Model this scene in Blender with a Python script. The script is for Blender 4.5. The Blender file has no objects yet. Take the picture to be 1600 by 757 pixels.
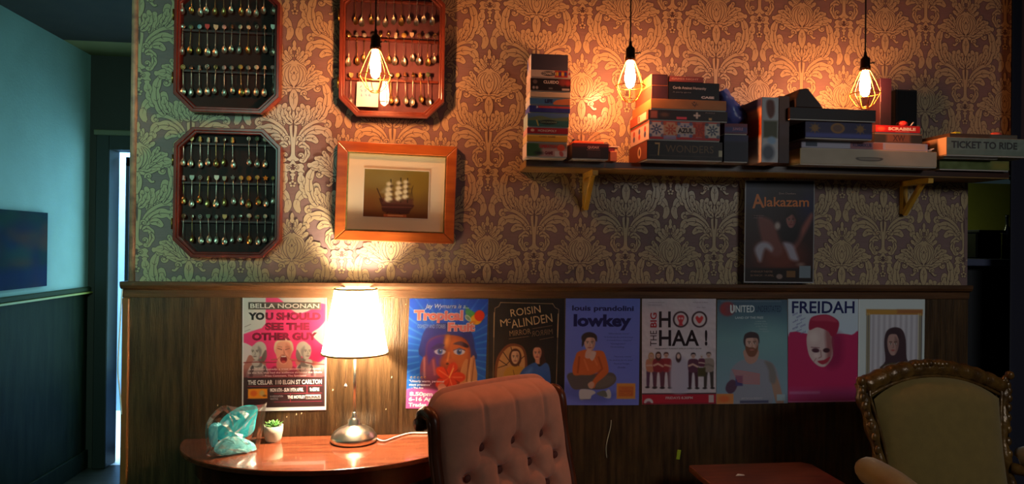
import bpy, math, random
import numpy as np
from mathutils import Vector, Matrix
C = bpy.context.scene.collection
PI = math.pi
# ------------------------------------------------------------------ camera
CAM = Vector((0, -2.6, 1.46)); FPX = 1064.0
YAW, PIT, ROL = math.radians(6.733), math.radians(0.245), math.radians(0.651)
def basis():
    cy, sy, cp, sp = math.cos(YAW), math.sin(YAW), math.cos(PIT), math.sin(PIT)
    f = Vector((sy*cp, cy*cp, sp)); r = Vector((cy, -sy, 0)); u = r.cross(f)
    c, s = math.cos(ROL), math.sin(ROL)
    return r*c + u*s, -r*s + u*c, f
RR, UU, FF = basis()
cam = bpy.data.cameras.new('camera'); co = bpy.data.objects.new('camera', cam); C.objects.link(co)
cam.sensor_width = 36; cam.lens = 36*FPX/1600; cam.clip_start = .05
co.matrix_world = Matrix(((RR.x, UU.x, -FF.x, CAM.x), (RR.y, UU.y, -FF.y, CAM.y), (RR.z, UU.z, -FF.z, CAM.z), (0, 0, 0, 1)))
bpy.context.scene.camera = co
def ray(px, py): return FF + RR*((px-800)/FPX) - UU*((py-378.5)/FPX)
def at(px, py, Y=0.0):
    d = ray(px, py); t = (Y-CAM.y)/d.y; return CAM + d*t
def atz(px, py, Z):
    d = ray(px, py); t = (Z-CAM.z)/d.z; return CAM + d*t
def atx(px, py, X):
    d = ray(px, py); t = (X-CAM.x)/d.x; return CAM + d*t
# ------------------------------------------------------------------ exposure, world, lights
S = bpy.context.scene
S.view_settings.view_transform = 'Standard'; S.view_settings.look = 'None'
S.view_settings.exposure = 0.0; S.view_settings.gamma = 1.0; S.view_settings.use_curve_mapping = False
w = bpy.data.worlds.new('world'); S.world = w; w.use_nodes = True
bg = w.node_tree.nodes['Background']; bg.inputs[0].default_value = (.25, .42, .45, 1); bg.inputs[1].default_value = .034
def area(name, loc, to, size, size_y, power, col, spread=None):
    l = bpy.data.lights.new(name, 'AREA'); l.shape = 'RECTANGLE'; l.size = size; l.size_y = size_y
    l.energy = power; l.color = col
    if spread: l.spread = spread
    o = bpy.data.objects.new(name, l); C.objects.link(o); o.location = loc
    o.rotation_euler = (Vector(to)-Vector(loc)).to_track_quat('-Z', 'Y').to_euler(); return o
# daylight entering the hallway through its far door, plus unseen fills added for left wall, right side and alcove
area('hall_daylight', (-1.62, 2.16, 1.35), (-2.1, .6, 1.6), .62, 1.5, 10.0, (.42, .95, .92))
area('outside_daylight', (-2.2, 2.7, 2.7), (-2.3, 3.2, 0), .9, .9, 170.0, (.55, .82, 1.0))
area('teal_fill', (-.98, -2.9, 2.2), (-2.2, .8, 1.5), .3, .5, 9.5, (.45, 1.0, .80), math.radians(62))  # added teal fill behind the camera, brightens the left wall
area('room_fill', (2.3, -3.0, 2.5), (1.7, 0, .7), 1.0, .7, 5.8, (.92, .93, .9), math.radians(84))  # unseen fill standing for other room lamps, shaped to reach the right-hand posters
area('alcove_fill', (2.32, .3, 1.70), (2.4, .5, 1.4), .12, .12, .3, (.9, .95, .5))  # small fill added to brighten the alcove's back wall
BULB_E = 350.0; BULB_C = (1.0, .345, .125)
LAMP_W = 62.0; LAMP_C = (1.0, .80, .54)
# ------------------------------------------------------------------ materials
def lin(c):
    return tuple(((v/255)/12.92 if v/255 <= .04045 else ((v/255+.055)/1.055)**2.4) for v in c[:3])
def mat(name, col, rough=.5, metal=0.0, spec=.5, noise=0.0, nscale=20, bump=0.0, bscale=60, stretch=(1, 1, 1), coat=0.0, sheen=0.0, col2=None, emit=None, es=0):
    m = bpy.data.materials.new(name); m.use_nodes = True; nt = m.node_tree; b = nt.nodes['Principled BSDF']
    c = lin(col); b.inputs['Base Color'].default_value = (*c, 1); b.inputs['Roughness'].default_value = rough
    b.inputs['Metallic'].default_value = metal; b.inputs['Specular IOR Level'].default_value = spec
    b.inputs['Coat Weight'].default_value = coat; b.inputs['Sheen Weight'].default_value = sheen
    if emit: b.inputs['Emission Color'].default_value = (*emit, 1); b.inputs['Emission Strength'].default_value = es
    if noise or bump or col2:
        tc = nt.nodes.new('ShaderNodeTexCoord'); mp = nt.nodes.new('ShaderNodeMapping'); mp.inputs['Scale'].default_value = stretch
        nt.links.new(tc.outputs['Object'], mp.inputs[0])
        nz = nt.nodes.new('ShaderNodeTexNoise'); nz.inputs['Scale'].default_value = nscale; nz.inputs['Detail'].default_value = 5
        nt.links.new(mp.outputs[0], nz.inputs[0])
        c2 = lin(col2) if col2 else tuple(v*(1-noise) for v in c)
        mx = nt.nodes.new('ShaderNodeMix'); mx.data_type = 'RGBA'
        mx.inputs[6].default_value = (*c, 1); mx.inputs[7].default_value = (*c2, 1)
        rp = nt.nodes.new('ShaderNodeMapRange'); rp.inputs[1].default_value = .35; rp.inputs[2].default_value = .65
        nt.links.new(nz.outputs[0], rp.inputs[0]); nt.links.new(rp.outputs[0], mx.inputs[0]); nt.links.new(mx.outputs[2], b.inputs[0])
        if bump:
            n2 = nt.nodes.new('ShaderNodeTexNoise'); n2.inputs['Scale'].default_value = bscale; n2.inputs['Detail'].default_value = 4
            nt.links.new(mp.outputs[0], n2.inputs[0]); bp = nt.nodes.new('ShaderNodeBump'); bp.inputs['Strength'].default_value = bump; bp.inputs['Distance'].default_value = .01
            nt.links.new(n2.outputs[0], bp.inputs['Height']); nt.links.new(bp.outputs[0], b.inputs['Normal'])
    return m
def attr_mat(name, rough=.45, spec=.3):
    m = bpy.data.materials.new(name); m.use_nodes = True; nt = m.node_tree; b = nt.nodes['Principled BSDF']
    a = nt.nodes.new('ShaderNodeAttribute'); a.attribute_name = 'ink'; nt.links.new(a.outputs['Color'], b.inputs[0])
    b.inputs['Roughness'].default_value = rough; b.inputs['Specular IOR Level'].default_value = spec; return m
def glass(name, tint=(1, 1, 1), refl=.06, rough=.02):
    m = bpy.data.materials.new(name); m.use_nodes = True; nt = m.node_tree; nt.nodes.remove(nt.nodes['Principled BSDF'])
    o = nt.nodes['Material Output']; t = nt.nodes.new('ShaderNodeBsdfTransparent'); t.inputs[0].default_value = (*tint, 1)
    g = nt.nodes.new('ShaderNodeBsdfGlossy'); g.inputs['Roughness'].default_value = rough
    fr = nt.nodes.new('ShaderNodeLayerWeight'); fr.inputs[0].default_value = .3
    mr = nt.nodes.new('ShaderNodeMapRange'); mr.inputs[3].default_value = refl; mr.inputs[4].default_value = .4
    nt.links.new(fr.outputs['Fresnel'], mr.inputs[0]); mx = nt.nodes.new('ShaderNodeMixShader')
    nt.links.new(mr.outputs[0], mx.inputs[0]); nt.links.new(t.outputs[0], mx.inputs[1]); nt.links.new(g.outputs[0], mx.inputs[2]); nt.links.new(mx.outputs[0], o.inputs[0])
    return m
# ------------------------------------------------------------------ mesh collector
class MB:
    def __init__(s): s.v = []; s.f = []; s.m = []; s.c = []; s.sm = []; s.col = (1, 1, 1)
    def add(s, vs, fs, mi=0, smooth=False, col=None):
        n = len(s.v); s.v += [tuple(x) for x in vs]; s.f += [tuple(n+i for i in f) for f in fs]
        s.m += [mi]*len(fs); s.sm += [smooth]*len(fs); s.c += [col or s.col]*len(vs); return s
    def box(s, x0, x1, y0, y1, z0, z1, mi=0, b=0.0, col=None, M=None):
        x0, x1 = min(x0, x1), max(x0, x1); y0, y1 = min(y0, y1), max(y0, y1); z0, z1 = min(z0, z1), max(z0, z1)
        b = min(b, (x1-x0)*.45, (y1-y0)*.45, (z1-z0)*.45)
        if b <= 0:
            vs = [(x, y, z) for z in (z0, z1) for y in (y0, y1) for x in (x0, x1)]
            fs = [(0, 2, 3, 1), (4, 5, 7, 6), (0, 1, 5, 4), (2, 6, 7, 3), (0, 4, 6, 2), (1, 3, 7, 5)]
        else:
            import itertools
            vs = []; ix = {}
            for sx in (0, 1):
                for sy in (0, 1):
                    for sz in (0, 1):
                        cx, cy, cz = (x0, x1)[sx], (y0, y1)[sy], (z0, z1)[sz]
                        dx, dy, dz = (b, -b)[sx], (b, -b)[sy], (b, -b)[sz]
                        for a, p in enumerate(((cx, cy+dy, cz+dz), (cx+dx, cy, cz+dz), (cx+dx, cy+dy, cz))):
                            ix[sx, sy, sz, a] = len(vs); vs.append(p)
            g = lambda *k: ix[k]; fs = []
            for t in (0, 1):
                q = [g(t, 0, 0, 0), g(t, 0, 1, 0), g(t, 1, 1, 0), g(t, 1, 0, 0)]; fs.append(q if t == 0 else q[::-1])
                q = [g(0, t, 0, 1), g(1, t, 0, 1), g(1, t, 1, 1), g(0, t, 1, 1)]; fs.append(q if t == 0 else q[::-1])
                q = [g(0, 0, t, 2), g(0, 1, t, 2), g(1, 1, t, 2), g(1, 0, t, 2)]; fs.append(q if t == 0 else q[::-1])
            for p in (0, 1):
                for q in (0, 1):
                    fs.append((g(0, p, q, 1), g(1, p, q, 1), g(1, p, q, 2), g(0, p, q, 2)))
                    fs.append((g(p, 0, q, 0), g(p, 1, q, 0), g(p, 1, q, 2), g(p, 0, q, 2)))
                    fs.append((g(p, q, 0, 0), g(p, q, 1, 0), g(p, q, 1, 1), g(p, q, 0, 1)))
            for a_ in (0, 1):
                for b_ in (0, 1):
                    for c_ in (0, 1): fs.append((g(a_, b_, c_, 0), g(a_, b_, c_, 1), g(a_, b_, c_, 2)))
        if M is not None: vs = [M @ Vector(v) for v in vs]
        return s.add(vs, fs, mi, False, col)
    def tube(s, pts, r, n=8, mi=0, caps=True, col=None, flat=1.0):
        pts = [Vector(p) for p in pts]; k = len(pts); rs = r if isinstance(r, (list, tuple)) else [r]*k
        vs = []; prev = None
        for i, p in enumerate(pts):
            t = (pts[min(i+1, k-1)]-pts[max(i-1, 0)]).normalized()
            if prev is None:
                a = t.orthogonal().normalized()
                if abs(t.y) < .9: a = (Vector((0, 1, 0))-t*t.y).normalized()
            else: a = (prev-t*prev.dot(t)).normalized()
            prev = a; bb = t.cross(a)
            for j in range(n):
                an = 2*PI*j/n; vs.append(p+(a*math.cos(an)*flat+bb*math.sin(an))*rs[i])
        fs = [(i*n+j, i*n+(j+1) % n, (i+1)*n+(j+1) % n, (i+1)*n+j) for i in range(k-1) for j in range(n)]
        if caps: fs += [tuple(range(n))[::-1], tuple((k-1)*n+j for j in range(n))]
        return s.add(vs, fs, mi, True, col)
    def lathe(s, prof, c=(0, 0, 0), n=24, mi=0, col=None, sx=1, sy=1, M=None):
        vs = []
        for r, z in prof:
            for j in range(n):
                a = 2*PI*j/n; vs.append(Vector((r*math.cos(a)*sx, r*math.sin(a)*sy, z)))
        if M is not None: vs = [M @ v for v in vs]
        vs = [v+Vector(c) for v in vs]
        fs = [(i*n+j, i*n+(j+1) % n, (i+1)*n+(j+1) % n, (i+1)*n+j) for i in range(len(prof)-1) for j in range(n)]
        if prof[0][0] > 1e-4: fs.append(tuple(range(n))[::-1])
        if prof[-1][0] > 1e-4: fs.append(tuple((len(prof)-1)*n+j for j in range(n)))
        return s.add(vs, fs, mi, True, col)
    def grid(s, P, nu, nv, mi=0, smooth=True, closed_u=False, col=None):
        vs = [P(i/(nu-1) if not closed_u else i/nu, j/(nv-1)) for j in range(nv) for i in range(nu)]
        iu = nu if closed_u else nu-1
        fs = [(j*nu+i, j*nu+(i+1) % nu, (j+1)*nu+(i+1) % nu, (j+1)*nu+i) for j in range(nv-1) for i in range(iu)]
        return s.add(vs, fs, mi, smooth, col)
    def prism(s, poly, y0, y1, mi=0, col=None, M=None):      # polygon in x,z extruded along y
        n = len(poly); vs = [(x, y0, z) for x, z in poly]+[(x, y1, z) for x, z in poly]
        if M is not None: vs = [M @ Vector(v) for v in vs]
        fs = [tuple(range(n)), tuple(range(2*n-1, n-1, -1))]+[(i, i+n, (i+1) % n+n, (i+1) % n) for i in range(n)]
        return s.add(vs, fs, mi, False, col)
    def build(s, name, mats, parent=None, loc=None, rot=None, sub=0, ink=False, bevel=0):
        me = bpy.data.meshes.new(name); me.from_pydata(s.v, [], s.f)
        for m in (mats if isinstance(mats, (list, tuple)) else [mats]): me.materials.append(m)
        me.polygons.foreach_set('material_index', s.m); me.polygons.foreach_set('use_smooth', s.sm)
        if ink:
            a = me.attributes.new('ink', 'FLOAT_COLOR', 'POINT'); arr = np.ones((len(s.v), 4), 'f'); arr[:, :3] = np.array(s.c, 'f'); a.data.foreach_set('color', arr.ravel())
        me.validate(); me.update()
        o = bpy.data.objects.new(name, me); C.objects.link(o)
        if parent is not None: o.parent = parent
        if loc is not None: o.location = loc
        if rot is not None: o.rotation_euler = rot
        if bevel: md = o.modifiers.new('bevel', 'BEVEL'); md.width = bevel; md.segments = 2
        if sub: md = o.modifiers.new('sub', 'SUBSURF'); md.levels = sub; md.render_levels = sub
        return o
def tag(o, label, cat, group=None):
    o['label'] = label; o['category'] = cat
    if group: o['group'] = group
    return o
def struct(o): o['kind'] = 'structure'; return o
def empty(name, label, cat, loc=(0, 0, 0), rotz=0, group=None):
    o = bpy.data.objects.new(name, None); C.objects.link(o); o.location = loc; o.rotation_euler = (0, 0, rotz); o.empty_display_size = .05
    return tag(o, label, cat, group)
def crv(pts, n=5, closed=True):
    P = [np.array(p, float) for p in pts]; k = len(P); out = []
    for i in range(k if closed else k-1):
        p0, p1, p2, p3 = (P[(i-1) % k], P[i], P[(i+1) % k], P[(i+2) % k]) if closed else (P[max(i-1, 0)], P[i], P[i+1], P[min(i+2, k-1)])
        for j in range(n):
            t = j/n; out.append(.5*((2*p1)+(-p0+p2)*t+(2*p0-5*p1+4*p2-p3)*t*t+(-p0+3*p1-3*p2+p3)*t**3))
    if not closed: out.append(P[-1])
    return out
# ------------------------------------------------------------------ drawing of printed pictures
RES = 1.5
class Pic:
    """colours of a printed picture, in its own units (w x h, y down)"""
    def __init__(s, w, h, col, res=RES):
        s.w, s.h = w, h; s.nx, s.ny = int(w*res)+1, int(h*res)+1
        s.X, s.Y = np.meshgrid(np.linspace(0, w, s.nx), np.linspace(0, h, s.ny)); s.A = np.ones((s.ny, s.nx, 3))*np.array(col, float); s.T = []
    def mix(s, cov, col): s.A = s.A*(1-cov[..., None])+np.array(col, float)*cov[..., None]
    def poly(s, pts, col, soft=.7, smooth=False, a=1.0):
        if smooth: pts = crv(pts, 4)
        P = np.array(pts, float); x0, y0 = P.min(0)-soft-1; x1, y1 = P.max(0)+soft+1
        ys = np.where((s.Y[:, 0] >= y0) & (s.Y[:, 0] <= y1))[0]; xs = np.where((s.X[0] >= x0) & (s.X[0] <= x1))[0]
        if not len(ys) or not len(xs): return s
        sl = (slice(ys[0], ys[-1]+1), slice(xs[0], xs[-1]+1)); X, Y = s.X[sl], s.Y[sl]
        d = np.full(X.shape, 1e9); ins = np.zeros(X.shape, bool)
        for i in range(len(P)):
            ax, ay = P[i]; bx, by = P[(i+1) % len(P)]; ex, ey = bx-ax, by-ay; L = ex*ex+ey*ey+1e-9
            t = np.clip(((X-ax)*ex+(Y-ay)*ey)/L, 0, 1); d = np.minimum(d, (X-ax-t*ex)**2+(Y-ay-t*ey)**2)
            if abs(ey) > 1e-9: ins ^= ((ay > Y) != (by > Y)) & (X < ex*(Y-ay)/ey+ax)
        d = np.sqrt(d)*np.where(ins, -1, 1); cov = np.clip(.5-d/(2*soft), 0, 1)*a
        s.A[sl] = s.A[sl]*(1-cov[..., None])+np.array(col, float)*cov[..., None]; return s
    def sp(s, pts, col, soft=.7, a=1.0): return s.poly(pts, col, soft, True, a)
    def ell(s, cx, cy, rx, ry, col, rot=0, soft=.7, a=1.0):
        c, q = math.cos(math.radians(rot)), math.sin(math.radians(rot)); dx, dy = s.X-cx, s.Y-cy
        u, v = (dx*c+dy*q)/rx, (-dx*q+dy*c)/ry; r = np.sqrt(u*u+v*v)+1e-9
        s.mix(np.clip(.5-(r-1)*min(rx, ry)/(2*soft), 0, 1)*a, col); return s
    def rect(s, x0, y0, x1, y1, col, soft=.4, a=1.0): return s.poly([(x0, y0), (x1, y0), (x1, y1), (x0, y1)], col, soft, False, a)
    def line(s, pts, wd, col, soft=.5, a=1.0):
        d = np.full(s.X.shape, 1e9)
        for (ax, ay), (bx, by) in zip(pts[:-1], pts[1:]):
            ex, ey = bx-ax, by-ay; L = ex*ex+ey*ey+1e-9; t = np.clip(((s.X-ax)*ex+(s.Y-ay)*ey)/L, 0, 1)
            d = np.minimum(d, (s.X-ax-t*ex)**2+(s.Y-ay-t*ey)**2)
        s.mix(np.clip(.5-(np.sqrt(d)-wd/2)/(2*soft), 0, 1)*a, col); return s
    def grad(s, c0, c1, y0=0, y1=None, x0=0, x1=None, horiz=False):
        y1 = s.h if y1 is None else y1; x1 = s.w if x1 is None else x1
        t = np.clip(((s.X-x0)/(x1-x0)) if horiz else ((s.Y-y0)/(y1-y0)), 0, 1)[..., None]
        m = ((s.Y >= y0) & (s.Y <= y1) & (s.X >= x0) & (s.X <= x1))[..., None]
        s.A = np.where(m, np.array(c0, float)*(1-t)+np.array(c1, float)*t, s.A); return s
    def mottle(s, amp, k=7, seed=1):
        r = np.random.RandomState(seed); n = np.zeros(s.X.shape)
        for i in range(14): a, b, c = r.randn(3); n += np.sin((s.X*a+s.Y*b)*k/30+c*6)
        s.A = np.clip(s.A+(n/6*amp)[..., None], 0, 255); return s
    def text(s, t, x, y, w, h, col, bold=0.0, rot=0, mirror=False, shear=0.0):
        s.T.append((t, x, y, w, h, col, bold, rot, mirror, shear)); return s
_tc = {}
def text_geo(t, bold):
    if (t, bold) in _tc: return _tc[t, bold]
    cu = bpy.data.curves.new('lettering', 'FONT'); cu.body = t; cu.offset = bold; cu.resolution_u = 3
    ob = bpy.data.objects.new('lettering', cu); me = bpy.data.meshes.new_from_object(ob)
    v = np.array([x.co[:2] for x in me.vertices]); f = [tuple(p.vertices) for p in me.polygons]
    bpy.data.objects.remove(ob); bpy.data.curves.remove(cu); bpy.data.meshes.remove(me)
    if len(v): v = (v-v.min(0))/np.maximum(v.max(0)-v.min(0), 1e-6)
    _tc[t, bold] = (v, f); return v, f
def put_pic(mb, pic, P, lift, mi=0):
    """P(u, v) -> point on the surface, u, v in 0..1 (v down); lift = vector off the surface"""
    n0 = len(mb.v); nx, ny = pic.nx, pic.ny
    A = np.clip(pic.A, 0, 255)/255; L = np.where(A <= .04045, A/12.92, ((A+.055)/1.055)**2.4)
    for j in range(ny):
        for i in range(nx):
            mb.v.append(tuple(P(i/(nx-1), j/(ny-1))))
    mb.c += [tuple(c) for c in L.reshape(-1, 3).tolist()]
    fs = [(n0+j*nx+i, n0+(j+1)*nx+i, n0+(j+1)*nx+i+1, n0+j*nx+i+1) for j in range(ny-1) for i in range(nx-1)]
    mb.f += fs; mb.m += [mi]*len(fs); mb.sm += [False]*len(fs)
    for k, (t, x, y, w, h, col, bold, rot, mir, sh) in enumerate(pic.T):
        v, f = text_geo(t, bold)
        if not len(v): continue
        u = v[:, 0]*w; q = v[:, 1]*h
        if mir: u = w-u
        u = u+q*sh; c, sn = math.cos(math.radians(rot)), math.sin(math.radians(rot))
        xx = x+u*c+(h-q)*0*sn-(q-h)*0; 
        xx = x+u*c-(h-q)*sn; yy = y+(h-q)*c+u*sn
        lf = Vector(lift)*(1+k*.15)
        mb.add([Vector(P(a/pic.w, b/pic.h))+lf for a, b in zip(xx, yy)], f, mi, False, lin(col))
CANVAS = attr_mat('painted_canvas', .9, .1); PRINT = attr_mat('printed_paper', .42, .35); CARD = attr_mat('printed_card', .5, .3)
# ================================================================== the setting
M_base = mat('wallpaper_ground', (132, 106, 104), .6, spec=.25, noise=.12, nscale=60, stretch=(.3, 1, 6))
M_ink = mat('wallpaper_satin_ink', (182, 160, 126), .27, spec=.45, noise=.06, nscale=60, stretch=(.3, 1, 6))
M_vein = mat('wallpaper_line', (96, 74, 72), .6, spec=.25)
M_pan = mat('dark_stained_panel', (84, 60, 36), .38, spec=.4, col2=(52, 36, 21), nscale=9, stretch=(6, 1, .5), bump=.25, bscale=50)
M_rail = mat('brown_stained_rail', (96, 62, 36), .5, spec=.3, col2=(72, 46, 27), nscale=7, stretch=(.5, 3, 8), bump=.15, bscale=40)
XL = -2.183
WX0 = at(206, 300).x; WX1 = at(1512, 350).x
ZR = 1.46-.1463                     # top of the dado rail
ZC = 2.647
WP = ZR-.005
b = MB().box(WX0, WX1, .0, .12, 0, ZC)
b.box(WX1, 4.2, .0, .12, at(1540, 262).z, ZC)
# ---- damask pattern, printed flat on the wallpaper
D = []          # (polygon, kind) in pattern units, u from the axis, v down
def stroke(pts, w0, w1=None, n=5):
    c = crv(pts, n, False); k = len(c); w1 = w0 if w1 is None else w1; L, R_ = [], []
    for i, p in enumerate(c):
        t = c[min(i+1, k-1)]-c[max(i-1, 0)]; t = t/(np.hypot(*t)+1e-9); nn = np.array([-t[1], t[0]]); w_ = w0+(w1-w0)*i/(k-1)
        L.append(p+nn*w_/2); R_.append(p-nn*w_/2)
    return L+R_[::-1]
def leaf(sp, wl, wr, lobes, veins=True, dark=True, base=.25, pw=.8):
    wl, wr = wl*.9, wr*.9; c = crv(sp, 7, False); k = len(c); L, R_ = [], []
    for i, p in enumerate(c):
        t_ = i/(k-1); t = c[min(i+1, k-1)]-c[max(i-1, 0)]; t = t/(np.hypot(*t)+1e-9); nn = np.array([-t[1], t[0]])
        env = (base+(1-base)*math.sin(PI*min(1, t_**pw*.94+.04))) if t_ < .97 else .12
        ph = abs(math.sin(PI*lobes*t_)); lob = .58+.42*ph**.6
        L.append(p+nn*wl*env*lob-t*ph*0); R_.append(p-nn*wr*env*lob)
    D.append((L+R_[::-1], 'leaf'))
    if veins:
        D.append((stroke(c[1:int(k*.85)], 1.5, .4, 1), 'vein'))
        for q in range(1, int(lobes)+1):
            i = int((q-.35)/lobes*k*.8)
            if 1 < i < k-2:
                t = c[i+1]-c[i-1]; t = t/(np.hypot(*t)+1e-9); nn = np.array([-t[1], t[0]])
                for s_, w_ in ((1, wl), (-1, wr)):
                    if w_ > 4: D.append((stroke([c[i], c[i]+nn*s_*w_*.3+t*1.2, c[i]+nn*s_*w_*.52+t*3.2], 1.1, .3, 2), 'vein'))
def spiral(cx, cy, r, a0, turns, w, sgn=1, blob=True):
    pts = []
    for i in range(13):
        t = i/12; a = math.radians(a0)+sgn*turns*2*PI*t; rr = r*(1-.72*t); pts.append((cx+rr*math.cos(a), cy+rr*math.sin(a)))
    D.append((stroke(pts, w, w*.7, 2), 'leaf'))
    if blob: D.append((crv([(cx+r*.38*math.cos(a), cy+r*.38*math.sin(a)) for a in (0, 1.57, 3.14, 4.71)], 3), 'leaf'))
def blob(pts, kind='leaf'): D.append((crv(pts, 4), kind))
# outer sweeping leaf above the arm, arm with volute, leaf below
leaf([(14, 138), (24, 120), (36, 104), (50, 98), (61, 104), (66, 118), (61, 131)], 9, 8, 4, base=.4)
leaf([(17, 132), (27, 114), (36, 100), (38, 84)], 9, 9, 3.0, base=.45)
leaf([(14, 128), (18, 112), (21, 97)], 7, 7, 2.5, base=.4)
D.append((stroke([(4, 158), (8, 146), (14, 135), (25, 125), (38, 120), (47, 121)], 3.2, 6.0), 'leaf')); spiral(48, 126, 6, -90, .85, 4.2)
leaf([(11, 152), (22, 138), (35, 134), (47, 137), (52, 147), (47, 153)], 8, 8, 4, base=.45)
leaf([(18, 148), (27, 147), (35, 154)], 6, 6, 1.0, base=.6)
D.append((stroke([(4, 150), (12, 141), (22, 131)], .9, .6), 'vein'))
for q in range(6): blob([(13+q*3.6-1.2, 131-q*2.2-3), (13+q*3.6, 131-q*2.2-4.2), (13+q*3.6+1.2, 131-q*2.2-3), (13+q*3.6, 131-q*2.2-1.8)])
spiral(9, 149, 5, 150, 1.0, 2.6)
leaf([(8, 160), (14, 157), (20, 162), (19, 172)], 6, 5, 2, base=.45)
leaf([(19, 164), (20, 172), (15, 181), (9, 180)], 4, 5, 2, base=.45)
spiral(11, 174, 4.6, 60, -.95, 2.4)
# trunk
blob([(0, 108), (3, 118), (5.5, 132), (3.5, 150), (2.6, 165), (3.5, 175), (9, 180), (3, 183), (0, 182)])
blob([(0, 122), (1.4, 130), (1.2, 140), (0, 146)], 'vein')
leaf([(3, 128), (7, 112), (6, 100)], 6, 5, 2, base=.45)
leaf([(2, 126), (10, 118), (14, 106), (11, 95)], 6, 6, 3, base=.4)
# lower wings with heart volutes
blob([(0, 181), (5, 187), (12, 186), (16, 190), (14, 194), (17, 199), (10, 200), (5, 197), (0, 200)])
blob([(0, 187), (3, 190), (2.4, 196), (0, 195)], 'vein')
spiral(5.4, 192.5, 3.6, 200, .9, 1.4)
blob([(0, 201), (4, 203), (1.5, 206), (2, 209), (0, 211)])
for a in range(5):
    aa = math.radians(-90+72*a); blob([(3.6*math.cos(aa)-1.9, 217+3.6*math.sin(aa)), (3.6*math.cos(aa), 217+3.6*math.sin(aa)-1.9), (3.6*math.cos(aa)+1.9, 217+3.6*math.sin(aa)), (3.6*math.cos(aa), 217+3.6*math.sin(aa)+1.9)])
blob([(-1.3, 217), (0, 215.6), (1.3, 217), (0, 218.4)], 'vein')
# acanthus flanking the flower
leaf([(22, 238), (18, 226), (13, 212), (11, 199)], 7, 8, 3.5, base=.45)
leaf([(36, 250), (28, 238), (24, 222), (25, 206), (30, 194), (38, 194)], 6, 8, 4, base=.4)
spiral(37.5, 202, 6.2, -100, 1.05, 3.4)
leaf([(42, 246), (36, 234), (34, 222)], 6, 6, 2.5, base=.45)
# lotus
blob([(0, 0), (2.6, 4), (2, 9), (3.5, 12), (0, 15)])
for (x_, y_, x2, y2, w_) in ((2, 26, 7, 9, 3.2), (4, 29, 13, 15, 3.6), (7, 33, 19, 20, 4.0), (9, 38, 23, 29, 4.0), (3, 21, 4, 13, 2.2)):
    leaf([(x_, y_), ((x_+x2)/2+1, (y_+y2)/2+1), (x2, y2)], w_, w_, 2, base=.5, veins=False); D.append((stroke([(x_, y_), (x2*.7+x_*.3, y2*.7+y_*.3)], .9, .3), 'vein'))
blob([(0, 32), (8, 34), (16, 40), (19, 52), (15, 64), (7, 71), (0, 72)])
for o_ in (1, .62): D.append((stroke([(2*o_, 70), (9*o_, 64), (13*o_, 54), (12*o_, 45), (7*o_, 38)], 1.3, .8), 'vein'))
D.append((stroke([(16.5, 60), (17.6, 52), (15.6, 44), (10, 38), (4, 36.5)], .9, .7), 'vein'))
blob([(0, 40), (2.6, 45), (5.5, 48), (2.2, 51), (3.4, 56), (0, 60)]); blob([(0, 47), (1.2, 49), (0, 52)], 'vein')
leaf([(12, 71), (24, 62), (36, 56), (51, 58)], 9, 7, 3.5, base=.4)
leaf([(17, 62), (22, 50), (26, 40), (30, 37)], 5, 5, 3, base=.45)
leaf([(20, 58), (31, 48), (41, 47)], 6, 5, 2.6, base=.4)
leaf([(2, 72), (12, 74), (22, 71), (31, 68)], 4, 5, 2.5, base=.4)
D.append((stroke([(2, 75), (8, 76), (14, 82), (19, 88), (23, 87)], 4.5, 2.6), 'leaf')); spiral(15, 80, 5, 150, .95, 2.6)
blob([(0, 75), (4, 78), (6.4, 86), (5.5, 96), (2.6, 103), (0, 105)]); D.append((stroke([(0, 80), (0, 97)], 1.2, .4), 'vein'))
D.append((stroke([(1.4, 88), (3.2, 84)], .9, .4), 'vein'))
UX = (at(761, 390).x-at(456, 390).x)/4/71.6          # metres per pattern unit, sideways
UZ = (at(759, 77).z-at(759, 338).z)/261
AX0 = at(761, 390).x; AZ0 = at(759.6, 77).z
def clip(P, ax, lim, keep_gt):
    out = []; n = len(P)
    for i in range(n):
        a, c = P[i], P[(i+1) % n]; ia = (a[ax] > lim) == keep_gt; ic = (c[ax] > lim) == keep_gt
        if ia: out.append(a)
        if ia != ic: t = (lim-a[ax])/(c[ax]-a[ax]); out.append(a+(c-a)*t)
    return out
def grow(P, d):
    P = [np.array(p, float) for p in P]; n = len(P); A_ = sum(P[i][0]*P[(i+1) % n][1]-P[(i+1) % n][0]*P[i][1] for i in range(n)); s_ = 1 if A_ > 0 else -1; out = []
    for i in range(n):
        t = P[(i+1) % n]-P[i-1]; t = t/(np.hypot(*t)+1e-6); out.append(P[i]+np.array([t[1], -t[0]])*s_*d)
    return out
from mathutils.geometry import tessellate_polygon
shapes = []
for i, (P, k) in enumerate(D):
    sets = [(grow(P, .75), 2, i*2), (P, 1, i*2+1)] if k == 'leaf' else [(P, 2, i*2+1)]
    for Q, mi, z in sets:
        Q = [np.array(q, float) for q in Q]
        for sg in (1, -1): shapes.append(([q*np.array([sg, 1]) for q in Q], mi, z+(.5 if sg < 0 else 0)))
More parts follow.
